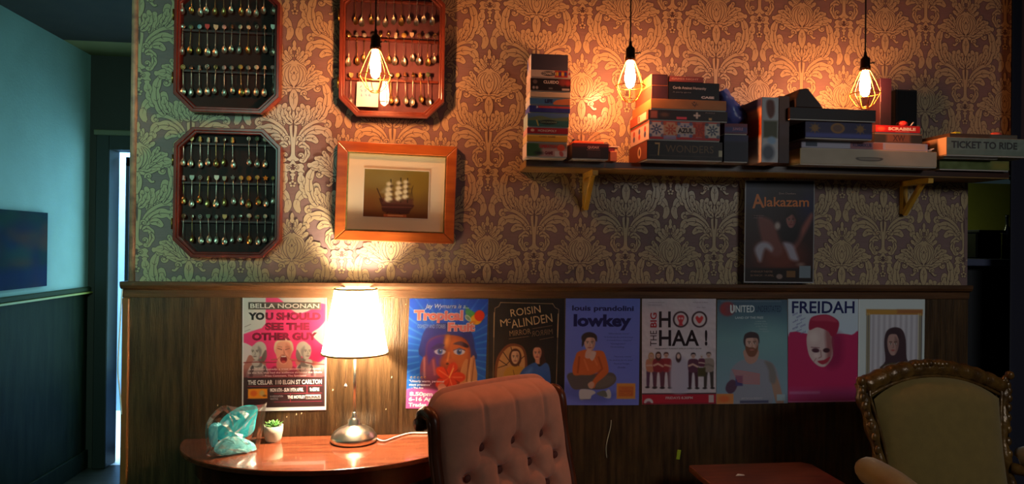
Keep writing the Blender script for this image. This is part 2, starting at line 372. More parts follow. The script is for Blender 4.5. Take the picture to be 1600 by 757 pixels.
for k in range(-9, 14):
    for j in (-2, -1, 0, 1, 2):
        ox = AX0+k*71.6*UX; oz = AZ0-(j*261+(130.5 if k % 2 else 0))*UZ
        for Q, mi, z in shapes:
            W_ = [np.array([ox+q[0]*UX, oz-q[1]*UZ]) for q in Q]
            xs = [q[0] for q in W_]; zs = [q[1] for q in W_]
            if max(xs) < WX0 or min(xs) > 2.75 or max(zs) < WP or min(zs) > ZC: continue
            if min(xs) < WX0: W_ = clip(W_, 0, WX0, True)
            if min(zs) < WP: W_ = clip(W_, 1, WP, True)
            if max(zs) > ZC: W_ = clip(W_, 1, ZC, False)
            if max(xs) > WX1 and min(zs) < 1.75: continue
            if len(W_) < 3: continue
            V = [(q[0], -.00025-z*.0000055-.0006*0, q[1]) for q in W_]
            tr = tessellate_polygon([[Vector((q[0], q[1], 0)) for q in W_]])
            b.add(V, [t for t in tr], mi)
struct(b.build('wall_back', [M_base, M_ink, M_vein]))
# wainscot panelling and rail, below the paper
PY = -.006
b = MB()
b.box(WX0-.0, WX1, PY, 0, 0, ZR-.02)
for gx in (at(296, 560).x, at(622, 560).x, at(1468, 560).x): b.box(gx-.002, gx+.002, PY-.0015, PY+.001, .1, ZR-.05)
M_chip = mat('bare_chip', (214, 196, 156), .7); rs = random.Random(6)
for px, py in ((463, 648), (471, 646.5), (597, 476), (634, 476), (735, 465), (601, 552), (574, 500), (612, 590), (448, 652), (520, 610), (873, 650), (876, 657), (700, 463), (603, 640), (340, 634), (374, 638)):
    p = at(px, py, PY-.0006); s_ = rs.uniform(.002, .0042); b.add([(p.x-s_*.6, p.y, p.z-s_), (p.x+s_*.5, p.y, p.z-s_*.6), (p.x+s_*.7, p.y, p.z+s_*.8), (p.x-s_*.2, p.y, p.z+s_)], [(0, 1, 2, 3)], 1)
struct(b.build('wall_panelling', [M_pan, M_chip]))
b = MB().tube([(WX0+.004, .001, ZR), (WX0+.004, .001, ZC)], .012, 12); struct(b.build('trim_5', mat('pink_papered_corner', (190, 142, 112), .5, col2=(140, 100, 88), nscale=28)))
RX0 = at(187, 450, -.03).x
b = MB(); b.prism([(-.034, 0), (0, 0), (0, -.058), (-.012, -.058), (-.014, -.03), (-.028, -.024), (-.034, -.014)], 0, 1)
vs = [(RX0+v[1]*(WX1-RX0), v[0], ZR+v[2]) for v in b.v]; b.v = vs
b.box(RX0, WX0+.002, .0, .13, ZR-.058, ZR)
struct(b.build('trim_1', M_rail, bevel=.002))
b = MB().box(at(193, 500, 0).x, WX0+.002, -.016, .125, 0, ZR-.058, b=.004)
struct(b.build('trim_2', mat('orange_lit_post', (140, 84, 42), .4, noise=.3, nscale=8, stretch=(5, 5, .6))))  # base colour takes in the orange light on the post's side
b = MB().box(WX0, WX1, -.02, -.006, 0, .11, b=.004); struct(b.build('baseboard_back', M_rail))
# floor
M_fl = mat('dark_floorboards', (62, 58, 48), .35, spec=.4, col2=(44, 40, 33), nscale=6, stretch=(1, 6, 1))
b = MB().box(-2.35, 4.2, -4.2, 2.1, -.05, 0); struct(b.build('floor', M_fl))
M_ce = mat('dark_ceiling', (46, 34, 26), .85, noise=.3, nscale=9)
b = MB().box(-2.35, 4.2, -4.2, atx(99, 61, XL).y, ZC, ZC+.05); struct(b.build('ceiling', M_ce))
b = MB().box(-2.35, -1.0, atx(99, 61, XL).y, 2.1, ZC, ZC+.05); struct(b.build('ceiling_hall', mat('painted_lit_ceiling', (132, 122, 78), .8)))  # far ceiling strip coloured lighter, standing for the light that falls on it
# left wall: teal paint over dark panelling, with a dado rail
M_teal = mat('pale_teal_paint', (150, 176, 172), .7, noise=.1, nscale=5, bump=.15, bscale=90)
M_dk = mat('dark_green_black_panelling', (30, 36, 24), .6, spec=.06, col2=(18, 22, 15), nscale=6, stretch=(1, 4, .5), bump=.1)
ZD = 1.143; YE = 2.05
b = MB().box(XL-.12, XL, -4.2, YE, ZD, ZC); b.box(XL-.12, XL, -4.2, YE, 0, ZD, 1)
struct(b.build('wall_left', [M_teal, M_dk]))
b = MB().box(XL, XL+.022, -4.2, YE, ZD-.012, ZD+.02, b=.006); b.box(XL, XL+.03, -4.2, YE, ZD-.022, ZD-.011, 1)
struct(b.build('trim_3', [mat('dark_teal_rail', (54, 62, 46), .7, spec=.1), mat('olive_yellow_rail_edge', (150, 142, 62), .5)]))
b = MB().box(XL, XL+.016, -4.2, YE, 0, .12, b=.004); struct(b.build('baseboard_left', M_dk))
# hallway end wall with door opening
def end(px, py): return at(px, py, YE)
xf0, xf1 = end(151, 400).x, end(172, 400).x; zt = end(190, 205).z; zo = end(190, 235).z
b = MB().box(XL-.12, -1.0, YE, YE+.1, zt, ZC); b.box(XL-.12, xf0+.02, YE, YE+.1, 0, zt); b.box(-1.25, -1.0, YE, YE+.1, 0, zt)
struct(b.build('wall_hall_end', mat('dark_brown_hall_paint', (34, 27, 19), .7)))
b = MB().box(xf0, xf1, YE-.03, YE+.12, 0, zt, b=.005); b.box(xf1, -1.2, YE-.03, YE+.12, zo, zt-.035); b.box(xf0-.01, -1.15, YE-.045, YE+.12, zt-.035, zt, 1, b=.005)
b.box(-1.3, -1.2, YE-.03, YE+.12, 0, zo)
struct(b.build('trim_4', [mat('black_door_frame', (16, 16, 13), .6), mat('olive_lintel', (88, 84, 62), .5)]))
# glazed door leaf standing open beyond, and the bright room behind it
d = MB(); dx0, dx1 = end(173, 400).x, end(205, 400).x+.25; yd = YE+.2
d.box(dx0, dx0+.022, yd, yd+.03, .02, zo-.02); d.box(end(187, 400).x, end(189, 400).x+.012, yd, yd+.03, .02, zo-.02); d.box(end(197, 400).x, end(201, 400).x+.012, yd, yd+.03, .02, zo-.02)
d.box(dx0, dx1, yd, yd+.03, .02, .09); d.box(dx0, dx1, yd, yd+.03, zo-.08, zo-.02)
dd = struct(d.build('door_1', mat('dark_door_stiles', (40, 46, 54), .4)))
MB().box(dx0+.01, dx1-.01, yd+.012, yd+.016, .08, zo-.07).build('glass_pane', glass('door_glass', (.72, .86, 1)), dd)
b = MB().box(-3.3, -.9, 3.6, 3.65, -.05, 2.9); b.box(-3.35, -3.3, YE+.1, 3.65, -.05, 2.9); b.box(-.95, -.9, YE+.1, 3.65, -.05, 2.9); b.box(-3.35, -.9, YE+.1, 3.65, 2.85, 2.9)
struct(b.build('wall_porch', mat('pale_blue_render', (150, 185, 215), .8, noise=.25, nscale=3)))
b = MB().box(-3.3, -.95, 2.1, 3.6, -.05, 0); struct(b.build('floor_porch', mat('white_floor', (235, 240, 245), .5)))
# right-hand alcove behind the end of the wall
b = MB().box(WX1, 4.2, .62, .7, 0, at(1540, 262).z); b.box(WX1-.02, WX1+.0, .12, .7, 0, at(1540, 262).z)
struct(b.build('wall_alcove', mat('olive_alcove_paint', (176, 180, 88), .8, noise=.2, nscale=5)))
b = MB().box(4.2, 4.25, -4.2, .7, 0, ZC); struct(b.build('wall_right', mat('near_black_wall', (30, 30, 34), .8)))
b = MB().box(WX1, 4.2, .12, .62, -.05, 0); struct(b.build('floor_alcove', M_fl))
# ================================================================== spoon racks
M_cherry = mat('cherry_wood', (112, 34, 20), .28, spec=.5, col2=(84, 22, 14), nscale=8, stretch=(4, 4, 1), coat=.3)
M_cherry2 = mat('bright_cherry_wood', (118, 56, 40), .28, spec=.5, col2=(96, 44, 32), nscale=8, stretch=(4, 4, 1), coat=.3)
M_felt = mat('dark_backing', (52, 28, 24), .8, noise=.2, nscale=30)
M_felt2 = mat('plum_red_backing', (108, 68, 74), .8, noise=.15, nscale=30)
M_glass = glass('cabinet_glass', (1, 1, 1), .022, .03)
M_sil = mat('tarnished_silver', (236, 228, 208), .34, metal=1.0, noise=.2, nscale=90)
M_gold = mat('worn_gilt', (226, 190, 120), .33, metal=1.0, noise=.3, nscale=90)
M_railr = mat('dark_red_rail', (64, 22, 18), .5)
M_brass = mat('brass', (190, 150, 70), .3, metal=1)
ENA = {k: mat('enamel_'+k, c, .3, spec=.5) for k, c in dict(red=(200, 40, 30), sky=(150, 195, 205), cream=(214, 200, 168), orange=(225, 140, 40), green=(96, 110, 80), navy=(40, 56, 90), brown=(120, 84, 56), pink=(208, 160, 150), grey=(140, 138, 126), gold=(190, 160, 84), yellow=(206, 190, 90)).items()}
def ring(mb, O, I, y0, y1, mi=0):
    n = len(O); V = [(x, y1, z) for x, z in O]+[(x, y0, z) for x, z in O]+[(x, y0, z) for x, z in I]+[(x, y1, z) for x, z in I]
    F = []
    for i in range(n):
        j = (i+1) % n
        for a in range(3): F.append((a*n+i, a*n+j, (a+1)*n+j, (a+1)*n+i))
        F.append((3*n+i, 3*n+j, j, i))
    return mb.add(V, F, mi)
def octo(x0, x1, z0, z1, c): return [(x0+c, z0), (x1-c, z0), (x1, z0+c), (x1, z1-c), (x1-c, z1), (x0+c, z1), (x0, z1-c), (x0, z0+c)]
def spoon_mesh(kind):
    mb = MB(); L = .102
    zt = -.003; zb = -L+.03
    hp = {0: [.0012, .0010, .0010, .0011, .0016], 1: [.0017, .0008, .0016, .0008, .0014], 2: [.0022, .0014, .0010, .0010, .0016]}[kind]
    mb.tube([(0, 0, zt+(zb-zt)*i/4) for i in range(5)], hp, 6)
    a, bb = .0092-(kind == 1)*.0008, .0145+(kind == 2)*.001
    cz = zb-bb+.002
    def P(u, v):
        th = 2*PI*u; r = v; w_ = 1+.18*math.cos(th)*0
        x = a*r*math.cos(th); z = bb*r*math.sin(th); x *= 1-.22*(math.sin(th))*r
        return (x, .0052*(1-r*r)-.001, cz+z)
    mb.grid(P, 14, 5, closed_u=True)
    def Q(u, v): p = P(u, v); return (p[0]*1.04, p[1]+.0009, cz+(p[2]-cz)*1.04)
    mb.grid(Q, 14, 5, closed_u=True)
    if kind == 1:
        for i in range(5): mb.lathe([(0, -.002), (.002, 0), (0, .002)], (0, 0, zt-.006-i*.009), 6)
    return mb
CR = {}
def crest_mesh(kind):
    mb = MB()
    if kind == 'disc': mb.lathe([(0, -.0016), (.0075, -.0016), (.0085, 0), (.0075, .0016), (0, .0016)], (0, 0, 0), 16, M=Matrix.Rotation(PI/2, 3, 'X'))
    if kind == 'shield': mb.prism([(-.0075, .008), (.0075, .008), (.0075, -.001), (.004, -.007), (0, -.0095), (-.004, -.007), (-.0075, -.001)], -.0015, .0015)
    if kind == 'star':
        mb.prism([((.010 if i % 2 == 0 else .0055)*math.sin(PI*i/5), (.010 if i % 2 == 0 else .0055)*math.cos(PI*i/5)) for i in range(10)], -.0015, .0015)
    if kind == 'bell': mb.lathe([(.0075, -.006), (.0062, -.003), (.005, .003), (.0026, .007), (0, .0085)], (0, 0, 0), 12)
    if kind == 'ring': mb.tube([(.006*math.cos(2*PI*i/16), 0, .0075*math.sin(2*PI*i/16)) for i in range(17)], .0017, 6, caps=False); mb.box(-.0025, .0025, -.001, .001, -.003, .003)
    if kind == 'figure': mb.lathe([(.0055, -.011), (.006, -.008), (.0035, -.002), (.005, .002), (.0048, .005), (0, .0085)], (0, 0, 0), 10); mb.box(-.006, .006, -.0012, .0012, -.004, -.0022)
    return mb
SPM = [spoon_mesh(k).build('souvenir_spoon', M_sil).data for k in range(3)]
SPG = []
for k in range(3):
    m = SPM[k].copy(); m.materials.clear(); m.materials.append(M_gold); SPG.append(m)
for k in ('disc', 'shield', 'star', 'bell', 'ring', 'figure'): CR[k] = crest_mesh(k).build('crest', M_sil).data
for o in list(C.objects):
    if o.name.startswith('souvenir_spoon') or o.name.startswith('crest'): bpy.data.objects.remove(o)
ORD = ['first', 'second', 'third', 'fourth', 'fifth', 'sixth', 'seventh', 'eighth', 'ninth', 'tenth', 'eleventh', 'twelfth']
CM = {}
def crest_data(kind, col):
    if (kind, col) not in CM:
        m = CR[kind].copy(); m.materials.clear(); m.materials.append(M_sil if col == 'silver' else M_gold if col == 'gilt' else ENA[col]); CM[kind, col] = m
    return CM[kind, col]
rnd = random.Random(5)
def rack(x0, x1, y0, y1, which, rows, wood, back, depth=.045, hinge=True, big=1.0):
    Yf = -depth; a = at(x0, (y0+y1)/2, Yf); c = at(x1, (y0+y1)/2, Yf)
    zt, zb = at((x0+x1)/2, y0, Yf).z, at((x0+x1)/2, y1, Yf).z; X0, X1 = a.x, c.x
    cx = (X0+X1)/2
    r = empty('spoon_display_rack', 'octagonal cherry wood spoon display rack, '+which, 'display rack', (cx, 0, zb), group='spoon racks on the damask wall')
    h = zt-zb; hw = (X1-X0)/2; ch = .062
    ring(MB(), octo(-hw, hw, 0, h, ch), octo(-hw+.017, hw-.017, .017, h-.017, ch-.006), Yf, -.001)
    mb = MB(); ring(mb, octo(-hw, hw, 0, h, ch), octo(-hw+.012, hw-.012, .012, h-.012, ch-.004), Yf, -.001); ring(mb, octo(-hw+.012, hw-.012, .012, h-.012, ch-.004), octo(-hw+.02, hw-.02, .02, h-.02, ch-.007), Yf+.005, -.001)
    mb.build('frame', wood, r, bevel=.002)
    mb = MB(); mb.prism(octo(-hw+.015, hw-.015, .015, h-.015, ch-.005), -.006, -.001); mb.build('backing', back, r)
    mb = MB(); mb.prism(octo(-hw+.016, hw-.016, .016, h-.016, ch-.005), Yf+.008, Yf+.0095); mb.build('glass_pane', M_glass, r)
    if hinge:
        for hz in (.12, h-.12):
            mb = MB(); mb.box(-hw-.004, -hw+.001, Yf+.008, Yf+.03, hz-.02, hz+.02, b=.001); mb.tube([(-hw-.004, Yf+.006, hz-.02), (-hw-.004, Yf+.006, hz+.02)], .003, 8); mb.build('hinge', M_brass, r)
    for ri, (yr, ycr, slots, rn) in enumerate(rows):
        z = at((x0+x1)/2, yr, -.02).z-zb
        mb = MB(); mb.box(-hw+.022, hw-.022, -.0215, -.006, z-.0045, z+.0045, b=.001)
        mb.build('slotted_rail', wood if wood == M_cherry2 else M_railr, r)
        for si, (px, kind, col) in enumerate(slots):
            j = rnd.uniform(-1, 1); tall = rnd.uniform(-2.2, 2.2)
            p = at(px+j*.5, ycr+tall*.4+(si-5)*0.05, -.0235)
            gm = rnd.random() < .3
            s = bpy.data.objects.new('souvenir_spoon', (SPG if gm else SPM)[rnd.randrange(3)]); C.objects.link(s)
            sc = rnd.uniform(.9, 1.06)*big
            s.location = (p.x, -.0255, p.z); s.scale = (sc, sc, sc); s.rotation_euler = (0, rnd.uniform(-.045, .045), rnd.uniform(-.5, .5))
            tag(s, '%s souvenir spoon, %s from left, %s row, %s' % ('gilt' if gm else 'silver', ORD[si], rn, which), 'spoon', 'souvenir spoons in the '+which)
            k = bpy.data.objects.new('crest', crest_data(kind, col)); C.objects.link(k); k.parent = s
            k.location = (0, -.0002, .004)
            if kind != 'bell' and kind != 'figure' and col not in ('silver', 'gilt'): k['label'] = col.replace('sky', 'pale blue')+' enamel crest'
    return r
def slots(xs, special={}):
    ks = ['disc', 'disc', 'shield', 'disc', 'ring', 'bell', 'disc', 'figure']; cs = ['grey', 'gold', 'silver', 'brown', 'silver', 'gilt', 'cream', 'grey', 'pink', 'green', 'silver']
    return [(x, *special.get(i, (rnd.choice(ks), rnd.choice(cs)))) for i, x in enumerate(xs)]
U = 'upper rack near the corner'; Lw = 'lower rack near the corner'; Rr = 'rack behind the left hanging bulb'
rack(271, 437, -26, 176, U, [
    (-12, -18, slots([286+12.8*i for i in range(12)]), 'top'),
    (50, 44, slots([286+12.8*i for i in range(12)], {2: ('disc', 'sky'), 3: ('shield', 'red'), 4: ('shield', 'cream'), 1: ('disc', 'green'), 7: ('disc', 'cream'), 5: ('disc', 'pink'), 9: ('ring', 'silver')}), 'middle'),
    (113, 107, slots([286+12.8*i for i in range(12)], {2: ('figure', 'grey'), 3: ('ring', 'silver'), 5: ('disc', 'pink'), 6: ('disc', 'grey'), 7: ('disc', 'gold'), 8: ('disc', 'grey'), 9: ('disc', 'cream')}), 'bottom')], M_cherry, M_felt)
rack(270, 438, 200, 403, Lw, [
    (226, 219, slots([287.5+12.7*i for i in (0, 1, 2, 3, 4, 5, 6, 8, 9, 10)], {1: ('shield', 'yellow'), 2: ('figure', 'gold'), 7: ('ring', 'silver'), 9: ('disc', 'cream')}), 'top'),
    (287, 280, slots([287.5+12.7*i for i in range(12)], {0: ('figure', 'pink'), 2: ('ring', 'grey'), 4: ('shield', 'cream'), 5: ('shield', 'cream'), 8: ('disc', 'orange'), 9: ('disc', 'gold'), 10: ('star', 'orange'), 6: ('star', 'grey')}), 'middle'),
    (347, 340, slots([287.5+12.7*i for i in range(12)], {3: ('shield', 'green'), 4: ('disc', 'grey'), 8: ('disc', 'cream'), 9: ('disc', 'green')}), 'bottom')], M_cherry, M_felt)
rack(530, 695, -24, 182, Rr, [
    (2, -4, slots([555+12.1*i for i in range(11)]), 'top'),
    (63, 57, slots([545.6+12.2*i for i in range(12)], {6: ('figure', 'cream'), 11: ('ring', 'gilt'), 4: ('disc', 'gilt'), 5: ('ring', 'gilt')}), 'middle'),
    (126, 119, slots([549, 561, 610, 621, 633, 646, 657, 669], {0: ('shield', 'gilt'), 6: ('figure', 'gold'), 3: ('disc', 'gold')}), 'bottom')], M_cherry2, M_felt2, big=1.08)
# white note with blue handwriting inside the third rack
pn = Pic(35, 42, (238, 238, 246)); rs = random.Random(3)
for y in (8, 15, 22):
    for x in (7, 14, 21):
        pn.line([(x+rs.uniform(-2, 2), y+rs.uniform(-2, 2)) for _ in range(4)], 1.1, (70, 90, 190), a=.85)
a0 = at(558, 128, -.03); a1 = at(592, 168, -.03)
mb = MB(); put_pic(mb, pn, lambda u, v: (a0.x+(a1.x-a0.x)*u-.003*v, -.0305-.004*math.sin(u*3), a0.z+(a1.z-a0.z)*v), (0, -.0002, 0))
n_ = MB(); n_.box(a0.x, a1.x, -.0302, -.0296, a1.z, a0.z)
tag(mb.build('note_card', PRINT, ink=True), 'white card with blue handwriting tucked in the rack behind the left bulb', 'note')
# ================================================================== ship picture
M_pine = mat('orange_pine_frame', (176, 92, 34), .32, spec=.5, col2=(150, 70, 24), nscale=6, stretch=(1, 3, 8), coat=.3)
M_mat = mat('cream_mount', (244, 234, 208), .75)
def frame_quad(P, Y): return [at(x, y, Y) for x, y in P]
YF = -.03
# outer corners seen: tilted a touch clockwise
A = [at(526, 220, YF), at(713, 229, YF), at(711, 382, YF), at(523, 375, YF)]
cx = sum(p.x for p in A)/4; cz = sum(p.z for p in A)/4
tilt = math.atan2(A[0].z-A[1].z, A[1].x-A[0].x)*.5+math.atan2(A[3].z-A[2].z, A[2].x-A[3].x)*.5
Wd = ((A[1]-A[0]).length+(A[2]-A[3]).length)/2; Hd = ((A[0]-A[3]).length+(A[1]-A[2]).length)/2
pic = empty('framed_ship_picture', 'wide orange pine frame with cream mount around a small sailing ship photograph', 'picture', (cx, 0, cz)); pic.rotation_euler = (0, tilt, 0)
w2, h2 = Wd/2, Hd/2; fw = .039
mb = MB()
for (ax, az, bx, bz, ix, iz, jx, jz) in ((-w2, h2, w2, h2, w2-fw, h2-fw, -w2+fw, h2-fw), (w2, h2, w2, -h2, w2-fw, -h2+fw, w2-fw, h2-fw), (w2, -h2, -w2, -h2, -w2+fw, -h2+fw, w2-fw, -h2+fw), (-w2, -h2, -w2, h2, -w2+fw, h2-fw, -w2+fw, -h2+fw)):
    mb.prism([(ax, az), (bx, bz), (ix, iz), (jx, jz)], YF, -.002)
mb.build('frame', M_pine, pic, bevel=.003)
mb = MB(); o_ = [(-w2+fw, -h2+fw), (w2-fw, -h2+fw), (w2-fw, h2-fw), (-w2+fw, h2-fw)]; i_ = [(x*(1-.004/abs(x)), z*(1-.004/abs(z))) for x, z in o_]
ring(mb, o_, i_, YF+.002, -.008); mb.build('lit_inner_edge', M_gold, pic)  # gold colour imitates yellow light on the frame's inner edge
mb = MB(); mb.box(-w2+fw-.005, w2-fw+.005, -.010, -.006, -h2+fw-.005, h2-fw+.005); mb.build('mount', M_mat, pic)
sx0, sx1, sz0, sz1 = -w2*.545, w2*.54, -h2*.5, h2*.47
sp_ = Pic(105, 74, (120, 96, 40)); sp_.grad((140, 128, 66), (112, 66, 28)); sp_.mottle(8, 2)
sp_.ell(30, 14, 26, 12, (158, 150, 96), soft=9, a=.5); sp_.ell(88, 20, 20, 24, (160, 130, 40), soft=9, a=.5); sp_.ell(10, 60, 14, 20, (112, 60, 24), soft=9, a=.6)
sp_.poly([(44, 16), (26, 36), (44, 40)], (170, 168, 140), soft=2, a=.5)
sp_.sp([(25, 45), (29, 56), (34, 66), (70, 68), (76, 62), (82, 54), (74, 52), (60, 51), (40, 50), (30, 46)], (72, 34, 26))
sp_.rect(30, 44, 80, 53, (96, 56, 44), soft=1.5, a=.9); sp_.line([(21, 30), (31, 50)], 1.5, (60, 34, 22)); sp_.line([(30, 58), (78, 57)], .8, (130, 80, 60)); sp_.line([(32, 62), (76, 62)], .8, (50, 24, 18))
for mx, t0, sl in ((42, 15, [(22, 4, 5), (31, 5, 7), (39, 6, 8), (46, 6, 7)]), (58, 12, [(20, 4, 5), (28, 5, 6), (36, 6, 8), (44, 5, 6)]), (69, 12, [(18, 4, 5), (25, 4, 6), (33, 4, 6), (41, 5, 6)])):
    sp_.line([(mx+1, t0), (mx+2, 50)], 1.3, (40, 24, 16))
    for yy, rx, ry in sl: sp_.ell(mx-2, yy, rx, ry*.62, (228, 218, 184), soft=1.5); sp_.ell(mx+3, yy+3, rx*.7, 1.6, (92, 70, 48), soft=1.2, a=.8)
for q in range(7): sp_.line([(80-q*.6, 22+q), (72+q*1.5, 46)], .4, (60, 40, 26), a=.5)
sp_.line([(36, 70), (40, 66)], 1.5, (50, 20, 12)); sp_.line([(62, 70), (58, 66)], 1.5, (50, 20, 12)); sp_.rect(33, 69, 70, 73, (196, 110, 66)); sp_.line([(40, 71), (64, 71)], 1.5, (240, 190, 140))
mb = MB(); put_pic(mb, sp_, lambda u, v: (sx0+(sx1-sx0)*u, -.0108, sz1+(sz0-sz1)*v), (0, -.0002, 0))
ph = mb.build('ship_photograph', PRINT, pic, ink=True); ph['label'] = 'small colour photograph of a three-masted model ship'
mb = MB(); ring(mb, [(sx0-.003, sz0-.003), (sx1+.003, sz0-.003), (sx1+.003, sz1+.003), (sx0-.003, sz1+.003)], [(sx0, sz0), (sx1, sz0), (sx1, sz1), (sx0, sz1)], -.0115, -.0095); mb.build('mount_bevel', mat('white_bevel', (240, 236, 220), .6), pic)
mb = MB(); mb.box(-w2+fw-.004, w2-fw+.004, YF+.010, YF+.0115, -h2+fw-.004, h2-fw+.004); mb.build('glass_pane', M_glass, pic)
# ================================================================== pendants
M_blk = mat('black_cord', (22, 18, 18), .6); M_bron = mat('dark_bronze_socket', (52, 34, 26), .35, metal=.8); M_cage = mat('antique_brass_wire', (200, 140, 60), .3, metal=1.0)
M_bulb = bpy.data.materials.new('glowing_bulb'); M_bulb.use_nodes = True
_b = M_bulb.node_tree.nodes['Principled BSDF']; _b.inputs['Emission Color'].default_value = (*BULB_C, 1); _b.inputs['Emission Strength'].default_value = BULB_E; _b.inputs['Base Color'].default_value = (1, .8, .5, 1)
def pendant(px, ys, yb, label, first=None):
    Y = -.265; p = at(px, ys, Y); pb = at(px, yb, Y); h = p.z-pb.z; k = h/.18      # ys: socket top, yb: cage bottom
    r = empty('caged_pendant_lamp', label, 'pendant lamp', (p.x, Y, pb.z), group='caged bulbs hanging along the wall')
    top = ZC-pb.z
    MB().tube([(0, 0, h-.01), (0, 0, h+.03), (.0, 0, top-.02)], [.0032, .0028, .0028], 8).build('cord', M_blk, r)
    MB().lathe([(0, top), (.045, top), (.045, top-.012), (.02, top-.028), (0, top-.03)], n=20).build('ceiling_rose', M_bron, r)
    mb = MB(); mb.lathe([(0, h+.024), (.004, h+.024), (.006, h+.008), (.013, h), (.016, h-.004), (.0165, h-.03), (.0185, h-.034), (.0185, h-.044), (.014, h-.046), (0, h-.046)], n=20)
    sk = mb.build('socket', M_bron, r)
    mb = MB(); mb.tube([(.014, 0, h-.018), (.034, 0, h-.016)], .0022, 8); mb.lathe([(0, -.004), (.004, -.003), (.004, .003), (0, .004)], (.034, 0, h-.016), 8); mb.build('switch_key', M_blk, sk)
    hc = h-.044
    prof = [(.014, hc), (.020, hc*.93), (.036, hc*.68), (.052, hc*.38), (.050, hc*.32), (.030, hc*.08), (.015, .0)]
    mb = MB()
    for q in range(6):
        a_ = 2*PI*(q+.25)/6; mb.tube([(r_*math.cos(a_), r_*math.sin(a_), z) for r_, z in prof], .0016, 6)
    for r_, z in ((.0145, hc*.99), (.0523, hc*.37), (.0155, .001)): mb.tube([(r_*math.cos(2*PI*i/24), r_*math.sin(2*PI*i/24), z) for i in range(25)], .0017, 6, caps=False)
    mb.build('wire_cage', M_cage, r)
    MB().lathe([(.011, h-.046), (.012, h-.056), (.016, h-.078), (.0185, h-.10), (.018, h-.118), (.013, h-.134), (.006, h-.141), (0, h-.142)][::-1], n=20).build('bulb', M_bulb, r)
    return r
pendant(587, 57, 144, 'caged glowing bulb hanging in front of the spoon rack')
pendant(985, 75, 159, 'caged glowing bulb hanging left of the tall middle games stack')
pendant(1352, 91, 169, 'caged glowing bulb hanging lowest over the right-hand games')
# ================================================================== games shelf
SD = -.178
M_sh = mat('dark_stained_shelf', (66, 34, 22), .4, col2=(48, 24, 16), nscale=6, stretch=(1, 5, 5)); M_raw = mat('raw_pine', (140, 104, 50), .6, col2=(118, 84, 40), nscale=8, stretch=(1, 6, 6))
zs1 = (at(822, 250, SD).z+at(1440, 266, SD).z)/2; zs0 = zs1-.026
sh = empty('wall_shelf', 'long dark shelf on pine brackets crowded with board games', 'shelf', (at(1180, 262).x, 0, zs0))
sxl, sxr = at(812.5, 255).x-sh.location.x, at(1577, 262, SD).x-sh.location.x
mb = MB(); mb.box(sxl, sxr, SD, -.0, .004, .026); mb.box(sxl, sxr, SD, -.0, 0, .0045, 1); mb.box(sxl-.0015, sxl+.001, SD, -.0, 0, .026, 1)
mb.build('board', [M_sh, M_raw], sh, bevel=.001)
for bx, Ln in ((914, .165), (1409, .165)):
    X = at(bx, 300).x-sh.location.x; hb = .135; t = .011
    mb = MB(); mb.box(X-t, X+t, -.022, -.001, -hb, -.0005, b=.001); mb.box(X-t, X+t, -Ln, -.001, -.022, -.0005, b=.001)
    mb.prism([(-.02, -hb+.012), (-.001, -hb+.012), (-.001, -hb+.04)], 0, 1) if False else None
    M_ = Matrix.Translation((X, -.075, -.068)) @ Matrix.Rotation(math.radians(-49), 4, 'X')
    mb.box(-t*.8, t*.8, -.092, .092, -.009, .009, b=.001, M=M_)
    mb.build('bracket', mat('yellow_pine_bracket', (214, 160, 50), .5, noise=.15, nscale=10), sh)
# ---- boxes
def box3(name, label, cat, X0, X1, Yf, depth, z0, z1, side, art=None, top=None, group='board games on the shelf', rot=0, base=True, wpx=None, leftart=None, tilt=0):
    """lidded card box with printed front; stands on z0"""
    cx = (X0+X1)/2; w2 = (X1-X0)/2; h = z1-z0; mb = MB(); sc = lin(side)
    lip = min(.004, h*.12) if base else 0
    mb.box(-w2, w2, 0, depth, lip, h, b=.0012, col=sc)
    if top: mb.box(-w2+.002, w2-.002, .002, depth-.002, h-.0002, h+.0006, col=lin(top))
    if art:
        p = Pic((X1-X0)*430, h*430, side); art(p)
        put_pic(mb, p, lambda u, v: (-w2+2*w2*u*.992+w2*.008, -.0007, lip+.0006+(h-lip-.0012)*(1-v)), (0, -.0002, 0))
    if leftart:
        p = Pic(depth*430, h*430, side, res=1.0); leftart(p)
        put_pic(mb, p, lambda u, v: (-w2-.0006, depth*.99*(1-u), lip+.0006+(h-lip-.0012)*(1-v)), (-.0002, 0, 0))
    o = mb.build(name, CARD, ink=True, loc=(cx, Yf, z0), rot=(0, tilt, rot)); tag(o, label, cat, group)
    if base: MB().box(-w2+.002, w2-.002, .002, depth-.002, 0, lip+.004, col=(.5, .45, .4)).build('tray', CARD, o, ink=True)
    return o
def P2(x0, x1, ytop, ybot, Yf):
    xm = (x0+x1)/2; ym = (ytop+ybot)/2; return at(x0, ym, Yf).x, at(x1, ym, Yf).x, at(xm, ybot, Yf).z, at(xm, ytop, Yf).z
def stack(items, Yf, depth, z):
    """items bottom-up: (name, label, x0, x1, height_px, kwargs)"""
    for (nm, lb, x0, x1, hp, kw) in items:
        Yq = kw.pop('Y', Yf); dq = kw.pop('D', depth); y_ = 376-(z-1.46)*440
        X0, X1 = at(x0, y_, Yq).x, at(x1, y_, Yq).x; h = hp*(2.6+Yq)/FPX*1.03
        box3(nm, lb, 'board game', X0, X1, Yq, dq, z, z+h, **kw); z += h+.0006
    return z
def wr(*a): return lambda p: [f(p) for f in a]
ZS = zs1+.0005
